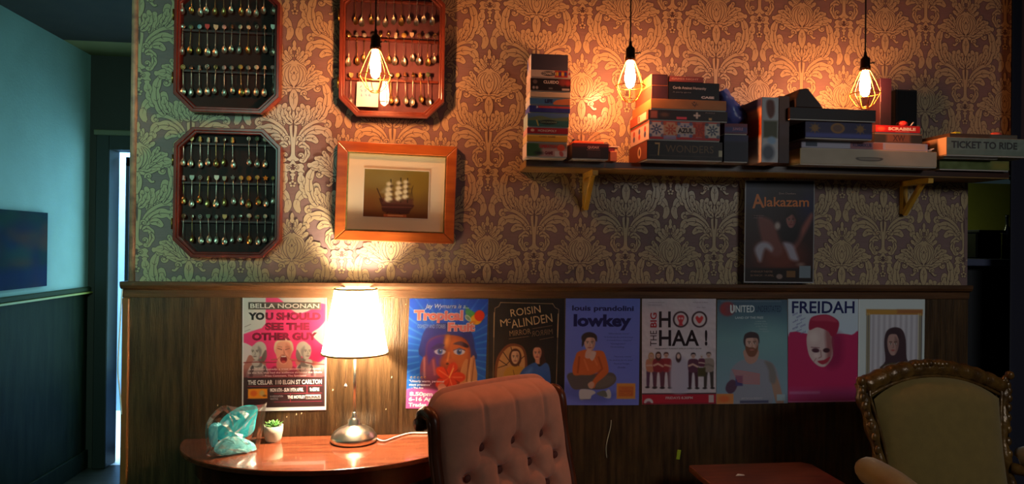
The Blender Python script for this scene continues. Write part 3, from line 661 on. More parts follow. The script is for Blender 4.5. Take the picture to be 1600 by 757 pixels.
def connect(p):
    p.rect(0, 0, p.w, p.h, (222, 200, 180)); p.rect(p.w*.6, 0, p.w*.92, p.h, (190, 50, 40)); p.ell(p.w*.45, p.h*.5, 11, 4.2, (50, 36, 44)); p.text('CONNECT 4', p.w*.30, p.h*.28, p.w*.32, p.h*.42, (235, 215, 195), .03)
    for i in range(4): p.ell(p.w*(.66+.07*i), p.h*.5, 2, 4, ((230, 190, 60), (60, 60, 130))[i % 2])
    p.text('4', p.w*.94, p.h*.2, 3, p.h*.5, (220, 60, 40), .03)
def cluedo(p):
    p.rect(0, 0, p.w, p.h, (40, 26, 28)); p.rect(p.w*.68, 0, p.w, p.h*.5, (110, 36, 34)); p.ell(7, 6, 3.5, 3.5, (120, 96, 90)); p.ell(5, 16, 2, 2.6, (190, 170, 160)); p.ell(10, 16, 2, 2.6, (190, 170, 160))
    p.ell(p.w*.8, p.h*.3, 5, 6, (150, 60, 50), soft=2); p.ell(p.w*.93, p.h*.35, 4, 5, (190, 60, 50), soft=2); p.text('CLUEDO', p.w*.32, p.h*.16, p.w*.38, p.h*.26, (230, 205, 190), .045); p.rect(p.w*.78, p.h*.78, p.w*.97, p.h*.95, (200, 180, 170)); p.rect(p.w*.45, p.h*.74, p.w*.55, p.h*.88, (120, 110, 104))
def bluegame(p):
    p.rect(0, 0, p.w, p.h, (70, 120, 170)); p.sp([(p.w*.6, p.h), (p.w*.65, p.h*.3), (p.w*.8, p.h*.1), (p.w*1.1, -2), (p.w*1.1, p.h*1.2)], (206, 120, 70)); p.text('LIFE', p.w*.37, p.h*.15, p.w*.2, p.h*.6, (30, 40, 90), .06)
def bluelid(p): p.rect(0, 0, p.w, p.h, (44, 52, 140)); p.rect(p.w*.22, 0, p.w, p.h*.36, (190, 70, 70)); p.text('3', p.w*.16, p.h*.05, 3, p.h*.35, (220, 220, 230), .04); p.mottle(10, 9)
def teal(p):
    p.grad((90, 120, 180), (60, 100, 80)); p.sp([(0, p.h*.45), (p.w*.3, p.h*.2), (p.w*.6, p.h*.36), (p.w, p.h*.25), (p.w*1.1, p.h*.6), (0, p.h*.62)], (100, 120, 84)); p.rect(0, p.h*.55, p.w, p.h, (48, 104, 100)); p.ell(p.w*.5, p.h*.68, 14, 4, (24, 44, 44)); p.text('CARCASSONNE', p.w*.31, p.h*.6, p.w*.4, p.h*.14, (120, 140, 110), .03); p.line([(p.w*.22, p.h*.55), (p.w*.26, p.h*.95)], 2, (190, 180, 90))
def mono(p): p.rect(0, 0, p.w, p.h, (165, 22, 34)); p.text('MONOPOLY', p.w*.26, p.h*.28, p.w*.46, p.h*.42, (225, 180, 170), .03); p.ell(8, p.h*.45, 3, 2.6, (230, 190, 170))
def yellow(p): p.rect(0, 0, p.w, p.h, (232, 170, 40)); p.rect(0, 0, p.w, p.h*.2, (250, 200, 90)); p.rect(0, p.h*.88, p.w, p.h, (200, 130, 30)); p.text('CARD GAME', p.w*.3, p.h*.14, p.w*.4, p.h*.22, (150, 70, 20), .02)
def guess(p):
    p.rect(0, 0, p.w, p.h, (196, 150, 140)); p.sp([(0, 0), (p.w*.3, 0), (p.w*.36, p.h*.5), (p.w*.26, p.h), (0, p.h)], (56, 96, 50), soft=3); p.rect(p.w*.3, 0, p.w, p.h*.35, (130, 110, 90), soft=2)
    p.text('OPERATION', p.w*.32, p.h*.12, p.w*.44, p.h*.24, (190, 44, 40), .05); p.ell(p.w*.85, p.h*.32, 6, 5.5, (226, 84, 50)); p.rect(p.w*.7, p.h*.58, p.w, p.h, (214, 196, 190)); p.text('GAME', p.w*.45, p.h*.6, p.w*.2, p.h*.26, (120, 36, 44), .06); p.ell(p.w*.86, p.h*.78, 3, 5, (190, 90, 80), rot=-20); p.ell(p.w*.3, p.h*.75, 6, 3, (36, 44, 36), soft=2)
Yt = -.245; GS = 'board games in the left tower'
stack([
    ('board_game_box', 'green and pink board game box, lowest in the left tower', 822.5, 886, 22.5, dict(side=(220, 200, 190), art=guess, group=GS)),
    ('board_game_box', 'bright yellow game box in the left tower', 823, 887, 12.5, dict(side=(220, 190, 130), art=yellow, group=GS)),
    ('board_game_box', 'red game box between the yellow and teal boxes in the left tower', 823.5, 888, 10.5, dict(side=(210, 150, 140), art=mono, group=GS)),
    ('board_game_box', 'teal landscape-printed game box above the red box in the left tower', 824, 889, 22, dict(side=(170, 190, 180), art=teal, group=GS)),
    ('board_game_box', 'deep blue game box with a red strip in the left tower', 827, 891, 11.5, dict(side=(60, 70, 150), art=bluelid, group=GS)),
    ('board_game_box', 'blue and orange picture game box in the left tower', 827.5, 891, 11.5, dict(side=(200, 190, 180), art=bluegame, group=GS)),
    ('board_game_box', 'plain cream lidded box in the left tower', 828, 892, 9, dict(side=(214, 190, 160), group=GS)),
    ('board_game_box', 'black game box with white letters in the left tower', 828.5, 892, 21, dict(side=(190, 160, 140), art=cluedo, group=GS)),
    ('board_game_box', 'cream and red game box, topmost in the left tower', 829, 892, 12.5, dict(side=(214, 180, 160), art=connect, group=GS))], Yt, .105, ZS)
def dark(p): p.rect(0, 0, p.w, p.h, (26, 26, 44))
def sideprint(p):
    p.rect(0, 0, p.w, p.h, (216, 200, 196)); r = random.Random(8)
    for i in range(26): p.ell(r.uniform(0, p.w), r.uniform(0, p.h), r.uniform(2, 7), r.uniform(3, 12), r.choice([(190, 110, 70), (70, 90, 170), (230, 220, 214), (150, 120, 130), (206, 150, 90)]), rot=r.uniform(-40, 40), soft=1.5)
x0, x1, z0, z1 = P2(829.5, 887, 84.5, 250, -.138)
box3('upright_game_box', 'tall navy game box standing upright behind the left tower', 'board game', x0, x1, -.136, .10, ZS, z1, (40, 40, 62), art=dark, leftart=sideprint, base=False, group=GS)
# black and red box, with trays on it
def exitg(p):
    p.rect(0, 0, p.w, p.h, (32, 18, 20)); p.rect(0, 0, p.w, p.h*.22, (96, 14, 20), soft=2); p.text('QUOAX', p.w*.42, p.h*.16, p.w*.32, p.h*.2, (215, 160, 150), .02); p.line([(p.w*.4, p.h*.42), (p.w*.76, p.h*.42)], .6, (190, 130, 120)); p.rect(p.w*.42, p.h*.5, p.w*.78, p.h*.95, (46, 30, 32))
z = stack([('board_game_box', 'black and red game box beside the left tower', 894, 951, 25, dict(side=(40, 20, 22), art=exitg, top=(90, 20, 22)))], -.225, .17, ZS)
M_clr = glass('clear_plastic', (1, .93, .88), .05, .1)
a, c = at(893, 215, -.17), at(941, 215, -.17)
mb = MB(); mb.box(a.x, c.x, -.2, -.09, z, z+.012, b=.003); tr = tag(mb.build('plastic_tray', mat('orange_plastic', (226, 90, 30), .35)), 'orange plastic tray on top of the black and red game box', 'tray')
mb = MB(); mb.box(a.x+.002, c.x-.012, -.195, -.095, z+.0125, z+.047, b=.004); tag(mb.build('clear_storage_box', M_clr), 'clear plastic box on the orange tray beside the left tower', 'box')
for i, (dx, col) in enumerate(((.012, 'navy'), (.03, 'brown'))):
    mb = MB().lathe([(0, 0), (.005, 0), (.0055, .006), (.003, .009), (0, .01)], (a.x+dx, -.15, z+.017), 10); tag(mb.build('game_counter', ENA[col]), '%s game counter inside the clear plastic box' % ('dark blue' if i == 0 else 'brown'), 'game counter')
a = at(953, 241, -.2); mb = MB().box(a.x, at(964, 241, -.2).x, -.2, -.1, ZS, ZS+.036, b=.002); tag(mb.build('small_card_box', mat('orange_brown_card', (206, 110, 62), .5)), 'small orange-brown box beside the black and red game box', 'box')
mb = MB().box(at(951.5, 235, -.2).x, at(962, 235, -.2).x, -.19, -.12, ZS+.0365, ZS+.05, b=.003, mi=0); mb.box(at(953, 235, -.2).x, at(968, 235, -.2).x, -.195, -.15, ZS+.0505, ZS+.055, 1, b=.001)
tag(mb.build('card_packet', [mat('red_packet', (190, 26, 22), .4), mat('white_packet', (235, 215, 200), .4)]), 'small red and white packet beside the black and red game box', 'packet')
# middle stack
def wonders(p):
    p.rect(0, 0, p.w, p.h, (34, 28, 28)); p.mottle(6, 10, 4); p.text('7', p.w*.13, p.h*.1, p.w*.07, p.h*.72, (170, 146, 96), .0, shear=-.2); p.text('WONDERS', p.w*.24, p.h*.22, p.w*.64, p.h*.4, (108, 88, 62), .0); p.line([(p.w*.03, p.h*.8), (p.w*.97, p.h*.82)], .7, (84, 70, 56)); p.rect(p.w*.95, p.h*.45, p.w, p.h*.8, (180, 180, 150))
def wond_l(p): p.rect(0, 0, p.w, p.h, (120, 50, 34)); p.ell(p.w*.6, p.h*.5, 9, 10, (230, 200, 160)); p.ell(p.w*.6, p.h*.5, 4, 6, (70, 30, 26))
def azul(p):
    W, H = p.w, p.h; p.rect(0, 0, W, H, (176, 168, 172)); p.rect(0, 0, W, H*.07, (186, 70, 56)); p.rect(0, H*.86, W, H, (170, 40, 44))
    def tile(x0, x1, bg_, fg, ph=0):
        p.rect(x0, H*.08, x1, H*.84, bg_); cx_, cy_ = (x0+x1)/2, H*.46
        for q in range(8): a_ = PI*q/4+ph; p.ell(cx_+6.5*math.cos(a_), cy_+6.5*math.sin(a_), 2.6, 1.2, fg, rot=math.degrees(a_)); 
        p.ell(cx_, cy_, 3.4, 3.4, fg); p.ell(cx_, cy_, 1.6, 1.6, bg_)
        for sx in (x0+1.5, x1-1.5):
            for sy in (H*.12, H*.8): p.ell(sx, sy, 3, 3, fg, soft=.5, a=.7)
    tile(0, W*.2, (192, 186, 188), (56, 70, 116)); tile(W*.2, W*.4, (190, 150, 120), (170, 60, 40), .4); tile(W*.4, W*.6, (178, 176, 186), (60, 80, 140)); tile(W*.62, W*.78, (188, 62, 26), (150, 44, 22)); tile(W*.8, W*.99, (196, 196, 186), (48, 66, 96), .2)
    p.rect(W*.38, H*.32, W*.65, H*.68, (186, 172, 160)); p.text('AZUL', W*.4, H*.36, W*.22, H*.28, (52, 34, 38), .05); p.rect(W*.2, H*.78, W*.38, H, (130, 150, 200), a=.8)
def azul_l(p): p.rect(0, 0, p.w, p.h, (216, 190, 176)); p.rect(0, 0, p.w, p.h*.1, (200, 70, 50)); [p.ell(p.w*(.2+.3*i), p.h*(.35+.3*j), 5, 5, ((190, 60, 40), (60, 70, 120))[(i+j) % 2]) for i in range(3) for j in range(2)]
def puzz(p):
    W, H = p.w, p.h; p.rect(0, 0, W, H, (40, 26, 26)); p.rect(W*.02, H*.1, W*.11, H*.9, (150, 84, 70), soft=1.5); p.ell(W*.2, H*.5, 7, 4, (92, 62, 46), soft=2); p.rect(W*.35, H*.68, W*.48, H*.95, (214, 70, 90)); cx_, cy_ = W*.61, H*.48
    p.rect(cx_-2.4, cy_-2.4, cx_+2.4, cy_+2.4, (220, 206, 196)); [p.ell(cx_+dx, cy_+dy, 1.8, 1.8, (220, 206, 196)) for dx, dy in ((4, 0), (-4, 0), (0, 4), (0, -4))]
    p.rect(W*.76, H*.7, W*.8, H*.95, (200, 170, 110)); p.text('PUZZLE', W*.72, H*.1, W*.12, H*.14, (160, 140, 130))
def puzz_l(p): p.rect(0, 0, p.w, p.h, (190, 90, 60)); p.rect(p.w*.45, p.h*.1, p.w*.9, p.h*.9, (236, 214, 180)); p.text('B', p.w*.5, p.h*.2, 6, p.h*.6, (150, 40, 30), .05)
def kraft(p): p.rect(0, 0, p.w, p.h, (176, 116, 62)); p.mottle(4, 6, 2); p.line([(p.w*.54, p.h*.3), (p.w*.58, p.h*.7), (p.w*.6, p.h*.3)], 1, (70, 40, 26)); p.line([(p.w*.55, p.h*.55), (p.w*.62, p.h*.5)], .8, (70, 40, 26)); p.ell(p.w*.57, p.h*.25, 1.2, 1.2, (60, 36, 24))
def cah(p): p.rect(0, 0, p.w, p.h, (18, 18, 26)); p.text('Cards Against Humanity', p.w*.08, p.h*.24, p.w*.66, p.h*.2, (190, 186, 190), .02); p.text('A party game', p.w*.08, p.h*.54, p.w*.36, p.h*.09, (130, 126, 130)); p.text('CASE', p.w*.64, p.h*.76, p.w*.26, p.h*.14, (210, 206, 210), .06)
def plum(p): p.rect(0, 0, p.w, p.h, (46, 24, 36)); p.rect(2, 2, p.w-2, p.h-2, (58, 30, 42))
def pinkb(p): p.rect(0, 0, p.w, p.h, (150, 74, 70)); p.text('GAMES NIGHT', p.w*.06, p.h*.3, p.w*.8, p.h*.35, (220, 150, 130), .03)
GM = 'board games in the middle stack'
z = stack([
    ('board_game_box', 'black game box with thin gold lettering, lowest in the middle stack', 1011, 1129, 31, dict(side=(44, 34, 32), art=wonders, leftart=wond_l, group=GM)),
    ('board_game_box', 'game box with blue and red patterned tiles in the middle stack', 1014, 1125, 31, dict(side=(200, 170, 160), art=azul, leftart=azul_l, group=GM)),
    ('board_game_box', 'dark game box with a white jigsaw piece in the middle stack', 1013, 1137, 17, dict(side=(60, 36, 30), art=puzz, leftart=puzz_l, group=GM)),
    ('board_game_box', 'plain brown kraft card box in the middle stack', 1017, 1135, 17, dict(side=(196, 130, 70), art=kraft, group=GM))], -.258, .225, ZS)
def two(x0, x1, hp, z, nm, lb, kw, Y=-.25, D=.195):
    return stack([(nm, lb, x0, x1, hp, dict(Y=Y, D=D, group=GM, **kw))], Y, D, z)
za = two(1018, 1043.5, 21, z, 'card_game_box', 'small plum card box on the kraft box, under its twin', dict(side=(150, 84, 60), art=plum, base=False))
za = two(1018, 1043.5, 18, za, 'card_game_box', 'small plum card box, topmost left in the middle stack', dict(side=(200, 130, 80), art=plum, base=False))
zb = two(1044.5, 1124, 28, z, 'card_game_box', 'long black card game box with white lettering on the middle stack', dict(side=(20, 20, 26), art=cah, base=False))
zc = two(1046, 1099, 9, zb, 'card_game_box', 'flat dusty pink box, topmost on the middle stack', dict(side=(140, 70, 66), art=pinkb, base=False))
def bluepink(p): p.rect(0, 0, p.w, p.h, (120, 50, 70)); p.rect(0, p.h*.35, p.w, p.h*.9, (70, 66, 120), soft=2); p.text('JUNGLE', p.w*.35, p.h*.4, p.w*.45, p.h*.35, (190, 130, 150), .03)
def navy(p): p.rect(0, 0, p.w, p.h, (26, 28, 48)); p.rect(0, 0, p.w, p.h*.25, (44, 48, 84), soft=2)
z = stack([('board_game_box', 'plain dark navy box right of the middle stack', 1131, 1169, 44, dict(side=(30, 30, 50), art=navy)),
           ('board_game_box', 'pink and blue game box on the dark navy box', 1132, 1168, 18, dict(side=(90, 50, 80), art=bluepink))], -.25, .2, ZS)
zblue = z
# crumpled blue plastic bag leaning against the stack
rb = random.Random(11); nz = [[rb.uniform(-1, 1) for _ in range(20)] for _ in range(16)]
b0 = at(1131, 140, -.16); b1 = at(1155, 193, -.16)
def bagP(u, v):
    c = Vector((b0.x, 0, b0.z)).lerp(Vector((b1.x, 0, b1.z)), v); rr = (.013+.026*v)*(1 if v < .9 else 1-(v-.9)*5); a_ = 2*PI*u
    i = int(u*19) % 20; j = int(v*15); rr *= 1+.22*nz[j][i]
    return (c.x+rr*math.cos(a_)*1.1, -.145+rr*math.sin(a_), c.z+rr*math.cos(a_)*.55)
mb = MB().grid(bagP, 20, 14, closed_u=True); bgo = mb.build('plastic_bag', mat('crumpled_blue_plastic', (96, 112, 196), .25, spec=.6)); tag(bgo, 'crumpled blue plastic bag leaning against the middle games stack', 'bag')
def purple(p): p.grad((60, 44, 92), (40, 30, 62)); p.ell(p.w*.5, p.h*.5, 5, 6, (120, 70, 80), soft=3); p.ell(p.w*.3, p.h*.7, 6, 3, (90, 80, 150), soft=2)
x0, x1, z0, z1 = P2(1150, 1172, 153, 196, -.085)
box3('board_game_box', 'tilted purple game box between the blue bag and the upright boxes', 'board game', x0, x1, -.085, .07, zblue+.014, zblue+.014+.088, (60, 44, 90), art=purple, tilt=-.28, base=False)
def upr(p):
    W, H = p.w, p.h; p.rect(0, 0, W, H, (196, 196, 200)); p.sp([(W*.3, 6), (W*.7, 6), (W*.75, H*.25), (W*.5, H*.32), (W*.3, H*.22)], (110, 60, 50), soft=2); p.rect(W*.1, H*.36, W*.95, H*.62, (84, 84, 60), soft=2); p.ell(W*.6, H*.66, 7, 6, (150, 180, 210), soft=2); p.ell(W*.4, H*.85, 10, 12, (90, 96, 110), soft=3)
def upl(p): p.rect(0, 0, p.w, p.h, (220, 150, 110)); p.rect(0, p.h*.3, p.w, p.h*.6, (190, 80, 40), soft=4); p.rect(0, p.h*.6, p.w, p.h, (200, 190, 190), soft=4); p.rect(0, 0, p.w, p.h*.14, (60, 60, 110), soft=3)
x0, x1, z0, z1 = P2(1190, 1216, 152, 262, -.275)
box3('upright_game_box', 'white picture-printed game box standing upright right of the blue bag', 'board game', x0, x1, -.275, .21, ZS, z1, (214, 170, 150), art=upr, leftart=upl, base=False, group='upright boxes on the shelf')
def upb(p): p.grad((120, 78, 60), (60, 40, 40)); p.rect(0, p.h*.4, p.w, p.h*.6, (90, 66, 66), soft=4)
x0, x1, z0, z1 = P2(1217, 1233, 150, 262, -.27)
box3('upright_game_box', 'slim brown game box standing upright beside the white picture-printed one', 'board game', x0, x1, -.27, .21, ZS, z1, (110, 70, 54), art=upb, base=False, group='upright boxes on the shelf')
# right stack
def grey(p): p.rect(0, 0, p.w, p.h, (176, 160, 140)); p.mottle(4, 4, 6); p.sp([(p.w*.41, p.h*.5), (p.w*.43, p.h*.72), (p.w*.57, p.h*.72), (p.w*.59, p.h*.5)], (96, 84, 76)); p.sp([(p.w*.43, p.h*.54), (p.w*.44, p.h*.66), (p.w*.56, p.h*.66), (p.w*.57, p.h*.54)], (140, 126, 112))
def white(p):
    p.rect(0, 0, p.w, p.h, (176, 172, 190)); p.rect(p.w*.03, p.h*.2, p.w*.12, p.h*.8, (60, 70, 90)); p.rect(p.w*.38, 0, p.w*.56, p.h, (150, 100, 110)); p.text('RUMMIKUB', p.w*.4, p.h*.2, p.w*.15, p.h*.5, (60, 50, 90), .03); p.rect(p.w*.56, 0, p.w*.64, p.h, (186, 110, 90)); p.rect(p.w*.66, p.h*.1, p.w*.98, p.h*.9, (196, 170, 160))
def suns(p):
    p.rect(0, 0, p.w, p.h, (52, 46, 84)); p.rect(0, p.h*.7, p.w, p.h, (76, 80, 150), soft=2); p.ell(p.w*.48, p.h*.38, 12, 9, (150, 104, 56)); p.ell(p.w*.48, p.h*.38, 8, 6, (110, 80, 70))
    for fx in (.14, .82): p.ell(p.w*fx, p.h*.4, 6, 6, (140, 100, 56), soft=1.5); [p.line([(p.w*fx, p.h*.4), (p.w*fx+9*math.cos(q*PI/4), p.h*.4+9*math.sin(q*PI/4))], 1, (140, 100, 56)) for q in range(8)]
def black(p): p.rect(0, 0, p.w, p.h, (34, 20, 20))
GR = 'board games in the right stack'
z = stack([('board_game_box', 'big grey board box with a handle slot, lowest in the right stack', 1250, 1464, 26.5, dict(side=(206, 176, 120), art=grey, group=GR)),
           ('board_game_box', 'flat white printed game box on the big grey box', 1252, 1450, 13, dict(side=(170, 150, 170), art=white, group=GR, Y=-.235))], -.245, .21, ZS)
zz = stack([('board_game_box', 'purple game box with gold suns in the right stack', 1258, 1363, 28, dict(side=(50, 40, 70), art=suns, group=GR, Y=-.275, D=.22)),
            ('board_game_box', 'large black game box under the right hanging bulb', 1234, 1369, 20, dict(side=(48, 26, 24), art=black, group=GR, Y=-.29, D=.25))], -.2, .16, z)
# dark wedge-shaped cloth cover and orange card on top
a = at(1242, 172, -.28); mb = MB(); k_ = 1/462
mb.prism([(0, 0), (0, 14*k_), (7*k_, 31*k_), (22*k_, 33*k_), (46*k_, 7*k_), (50*k_, 0)], -.284, -.15)
tag(mb.build('wedge_case', mat('brown_black_case', (52, 28, 22), .6), loc=(a.x, 0, zz+.0005), bevel=.004), 'dark wedge-shaped case on the large black game box', 'case')
a = at(1268, 172, -.04); mb = MB().box(a.x, at(1284, 172, -.04).x, -.028, -.012, zz+.0005, zz+.058, b=.001); tag(mb.build('playing_card_box', mat('orange_card', (236, 140, 70), .5)), 'small orange box behind the dark wedge-shaped case', 'box')
def scrab(p): p.rect(0, 0, p.w, p.h, (190, 26, 24)); p.text('SCRABBLE', p.w*.28, p.h*.25, p.w*.62, p.h*.45, (245, 220, 200), .05); p.ell(p.w*.12, p.h*.5, 7, 4, (226, 90, 50), soft=1.5); p.line([(p.w*.45, p.h*.85), (p.w*.75, p.h*.85)], .8, (220, 150, 130))
def lotr(p): p.rect(0, 0, p.w, p.h, (50, 46, 38)); p.rect(p.w*.25, 0, p.w*.75, p.h, (120, 76, 52), soft=3); p.text('XW', p.w*.38, p.h*.15, p.w*.26, p.h*.7, (76, 44, 34), .02); p.rect(0, 0, p.w, p.h*.1, (150, 110, 80))
z2 = stack([('board_game_box', 'dark brown game box under the red lettered box', 1366, 1441, 17, dict(side=(60, 50, 40), art=lotr, group=GR, Y=-.215, D=.13)),
            ('board_game_box', 'red game box with white lettering, at the right of the right stack', 1368, 1438, 13.5, dict(side=(90, 40, 36), art=scrab, group=GR, Y=-.21, D=.12))], -.2, .16, z)
a = at(1409, 190, -.17)
mb = MB().lathe([(0, 0), (.017, 0), (.021, .010), (.019, .018), (.010, .024), (0, .025)], (a.x, -.17, z2), 16); tag(mb.build('tile_pouch', mat('red_pouch', (206, 50, 44), .5)), 'small red pouch on top of the red lettered game box', 'pouch')
mb = MB().tube([(a.x+.034, -.17, z2+.004), (a.x+.052, -.165, z2+.022)], .0026, 8); mb.tube([(a.x+.030, -.171, z2+.0005), (a.x+.034, -.17, z2+.004)], [.0005, .0026], 8, 1); tag(mb.build('pencil', [mat('white_pencil', (220, 214, 206), .4), M_blk]), 'short white pencil on top of the red lettered game box', 'pencil')
# tall purple-red glossy box just right of the bulb, black speaker behind it
x0, x1, _, z1 = P2(1376, 1393, 122, 190, -.205)
box3('upright_game_box', 'tall glossy plum box standing right of the right hanging bulb', 'board game', x0, x1, -.203, .11, z2+.0005, z1, (40, 16, 28), art=lambda p: (p.grad((44, 18, 34), (34, 18, 18)), p.line([(0, p.h*.2), (0, p.h*.5)], 1, (240, 160, 150))), base=False)
x0, x1, _, z1 = P2(1400, 1434, 140, 188, -.08)
r = empty('speaker', 'small black speaker standing behind the red lettered game box', 'speaker', ((x0+x1)/2, -.08, z+.001)); hs = z1-z-.001; ws = (x1-x0)/2
mb = MB().box(-ws, ws, 0, .076, 0, hs, b=.004); mb.build('cabinet', mat('black_plastic', (18, 20, 24), .5), r)
mb = MB().box(-ws+.006, ws-.006, -.003, .001, .006, hs-.006, b=.0012); mb.build('grille', mat('black_grille_cloth', (14, 16, 20), .9), r)
# far right boxes
def ticket(p): p.rect(0, 0, p.w, p.h, (120, 134, 124)); p.text('TICKET TO RIDE', p.w*.05, p.h*.2, p.w*.78, p.h*.42, (60, 60, 62), .03); p.mottle(8, 8, 3); p.rect(0, p.h*.7, p.w, p.h, (104, 120, 108), a=.5)
def tick_l(p): p.rect(0, 0, p.w, p.h, (226, 190, 150)); [p.ell(p.w*.5, p.h*f, 6, 4, (180, 70, 50)) for f in (.25, .55)]
def mossy(p): p.rect(0, 0, p.w, p.h, (92, 104, 56)); p.mottle(14, 8, 5); p.rect(p.w*.75, 0, p.w, p.h, (130, 120, 56), soft=6)
zt_ = stack([('board_game_box', 'low mossy green box under the far right games', 1468, 1577, 17, dict(side=(90, 100, 60), art=mossy, group='board games at the far right')),], -.2, .15, ZS)
zt_ = stack([('board_game_box', 'blank grey-brown box between the mossy green and pale grey boxes', 1474, 1560, 4, dict(side=(50, 46, 36), group='board games at the far right')),  # slim dark filler added where there is only a shaded gap
             ('board_game_box', 'large pale grey lettered game box at the far right', 1479, 1612, 31, dict(side=(200, 160, 120), art=ticket, leftart=tick_l, group='board games at the far right'))], -.235, .2, zt_)
def thin(p): p.rect(0, 0, p.w, p.h, (84, 60, 44)); p.rect(p.w*.6, 0, p.w, p.h, (90, 96, 90), soft=4)
zt3 = stack([('board_game_box', 'thin brown box on top of the large pale grey box', 1484, 1590, 7, dict(side=(80, 60, 44), art=thin, base=False, group='board games at the far right'))], -.225, .17, zt_)
a = at(1496, 197, -.2); tag(MB().box(a.x-.008, a.x+.016, -.2, -.17, zt3, zt3+.010, b=.003).build('yellow_eraser', mat('yellow_rubber', (200, 200, 40), .5)), 'small yellow block on the thin brown box at the far right', 'eraser')
a = at(1559, 200, -.2); tag(MB().lathe([(0, 0), (.018, 0), (.021, .006), (.014, .013), (0, .015)], (a.x, -.19, zt3), 16).build('tile_pouch', mat('coral_pouch', (214, 90, 74), .5)), 'coral red pouch on the thin brown box at the far right', 'pouch')
a = at(1464, 205, -.12); tag(MB().box(a.x-.018, a.x+.012, -.15, -.06, z+.0008, z+.048, b=.004).build('small_card_box', mat('dark_red_box', (120, 36, 34), .5)), 'small dark red box between the red lettered and pale grey game boxes', 'box')
for i, (u, dz) in enumerate(((1459, .0), (1463, .006))):
    p0 = at(u, 233, -.25); tag(MB().tube([(p0.x-.004, -.10, ZS+.062+dz), (p0.x+.014, -.22, ZS+.070+dz)], .0022, 6).build('pencil', mat('white_pencil_b', (226, 216, 210), .4)), ('lower' if i == 0 else 'upper')+' of two white pencils lying left of the large pale grey box', 'pencil')
# ================================================================== posters
def person(p, x, y, s, skin, hair, top, bot, hairlong=False, beard=None, pose=0, shade=.8):
    """small standing figure: x centre, y top of head, s = height"""
    h = s/7.5
    dk = tuple(c*shade for c in top)
    if bot:
        for q in (-1, 1): p.sp([(x+q*h*.15, y+h*3.6), (x+q*h*.95, y+h*3.7), (x+q*h*1.0, y+h*5.2), (x+q*h*.95, y+h*7.2), (x+q*h*.45, y+h*7.2), (x+q*h*.3, y+h*5)], bot, .8); p.ell(x+q*h*.8, y+h*7.4, h*.45, h*.22, (40, 30, 34))
    p.sp([(x-h*.5, y+h*1.25), (x-h*1.05, y+h*1.6), (x-h*1.15, y+h*2.8), (x-h*.8, y+h*4), (x+h*.8, y+h*4), (x+h*1.15, y+h*2.8), (x+h*1.05, y+h*1.6), (x+h*.5, y+h*1.25)], top, .8)
    p.line([(x-h*.9, y+h*2.7), (x-h*.1, y+h*2.5+pose), (x+h*.9, y+h*2.9)], h*.4, skin if pose else dk, .6)
    if hairlong: p.ell(x, y+h*.8, h*.62, h*.95, hair)
    p.ell(x, y+h*.62, h*.42, h*.56, skin); p.sp([(x-h*.5, y+h*.6), (x-h*.42, y+h*.08), (x, y-h*.06), (x+h*.42, y+h*.08), (x+h*.5, y+h*.6), (x+h*.3, y+h*.3), (x-h*.25, y+h*.3)], hair)
    p.line([(x-h*.2, y+h*.62), (x-h*.12, y+h*.62)], h*.09, (50, 30, 30)); p.line([(x+h*.12, y+h*.62), (x+h*.2, y+h*.62)], h*.09, (50, 30, 30)); p.line([(x-h*.1, y+h*.88), (x+h*.1, y+h*.88)], h*.08, (150, 60, 60))
def face(p, x, y, rx, ry, skin, dark, lit=1, turn=0, mouth=(150, 60, 60), eyes=True, brow=(60, 40, 30)):
    p.sp([(x-rx, y-ry*.35), (x-rx*.7, y-ry*.9), (x, y-ry), (x+rx*.7, y-ry*.9), (x+rx, y-ry*.35), (x+rx*.88, y+ry*.35), (x+rx*.45, y+ry*.88), (x, y+ry), (x-rx*.45, y+ry*.88), (x-rx*.88, y+ry*.35)], skin)
    p.sp([(x+lit*rx*.35, y-ry*.8), (x+lit*rx*.98, y-ry*.3), (x+lit*rx*.85, y+ry*.35), (x+lit*rx*.4, y+ry*.88), (x+lit*rx*.55, y+ry*.2), (x+lit*rx*.3, y-ry*.2)], dark, soft=rx*.18, a=.6)
    t = turn*rx*.3
    if eyes:
        for q in (-1, 1):
            p.ell(x+t+q*rx*.42, y-ry*.1, rx*.19, ry*.08, (235, 225, 215)); p.ell(x+t+q*rx*.42, y-ry*.1, rx*.09, ry*.08, (40, 26, 22)); p.line([(x+t+q*rx*.22, y-ry*.27), (x+t+q*rx*.62, y-ry*.29)], ry*.07, brow); p.line([(x+t+q*rx*.2, y-ry*.17), (x+t+q*rx*.62, y-ry*.15)], ry*.04, dark)
    p.line([(x+t, y-ry*.1), (x+t+rx*.12, y+ry*.25), (x+t-rx*.08, y+ry*.28)], ry*.06, dark, a=.8)
    if mouth: p.ell(x+t, y+ry*.52, rx*.32, ry*.08, mouth)
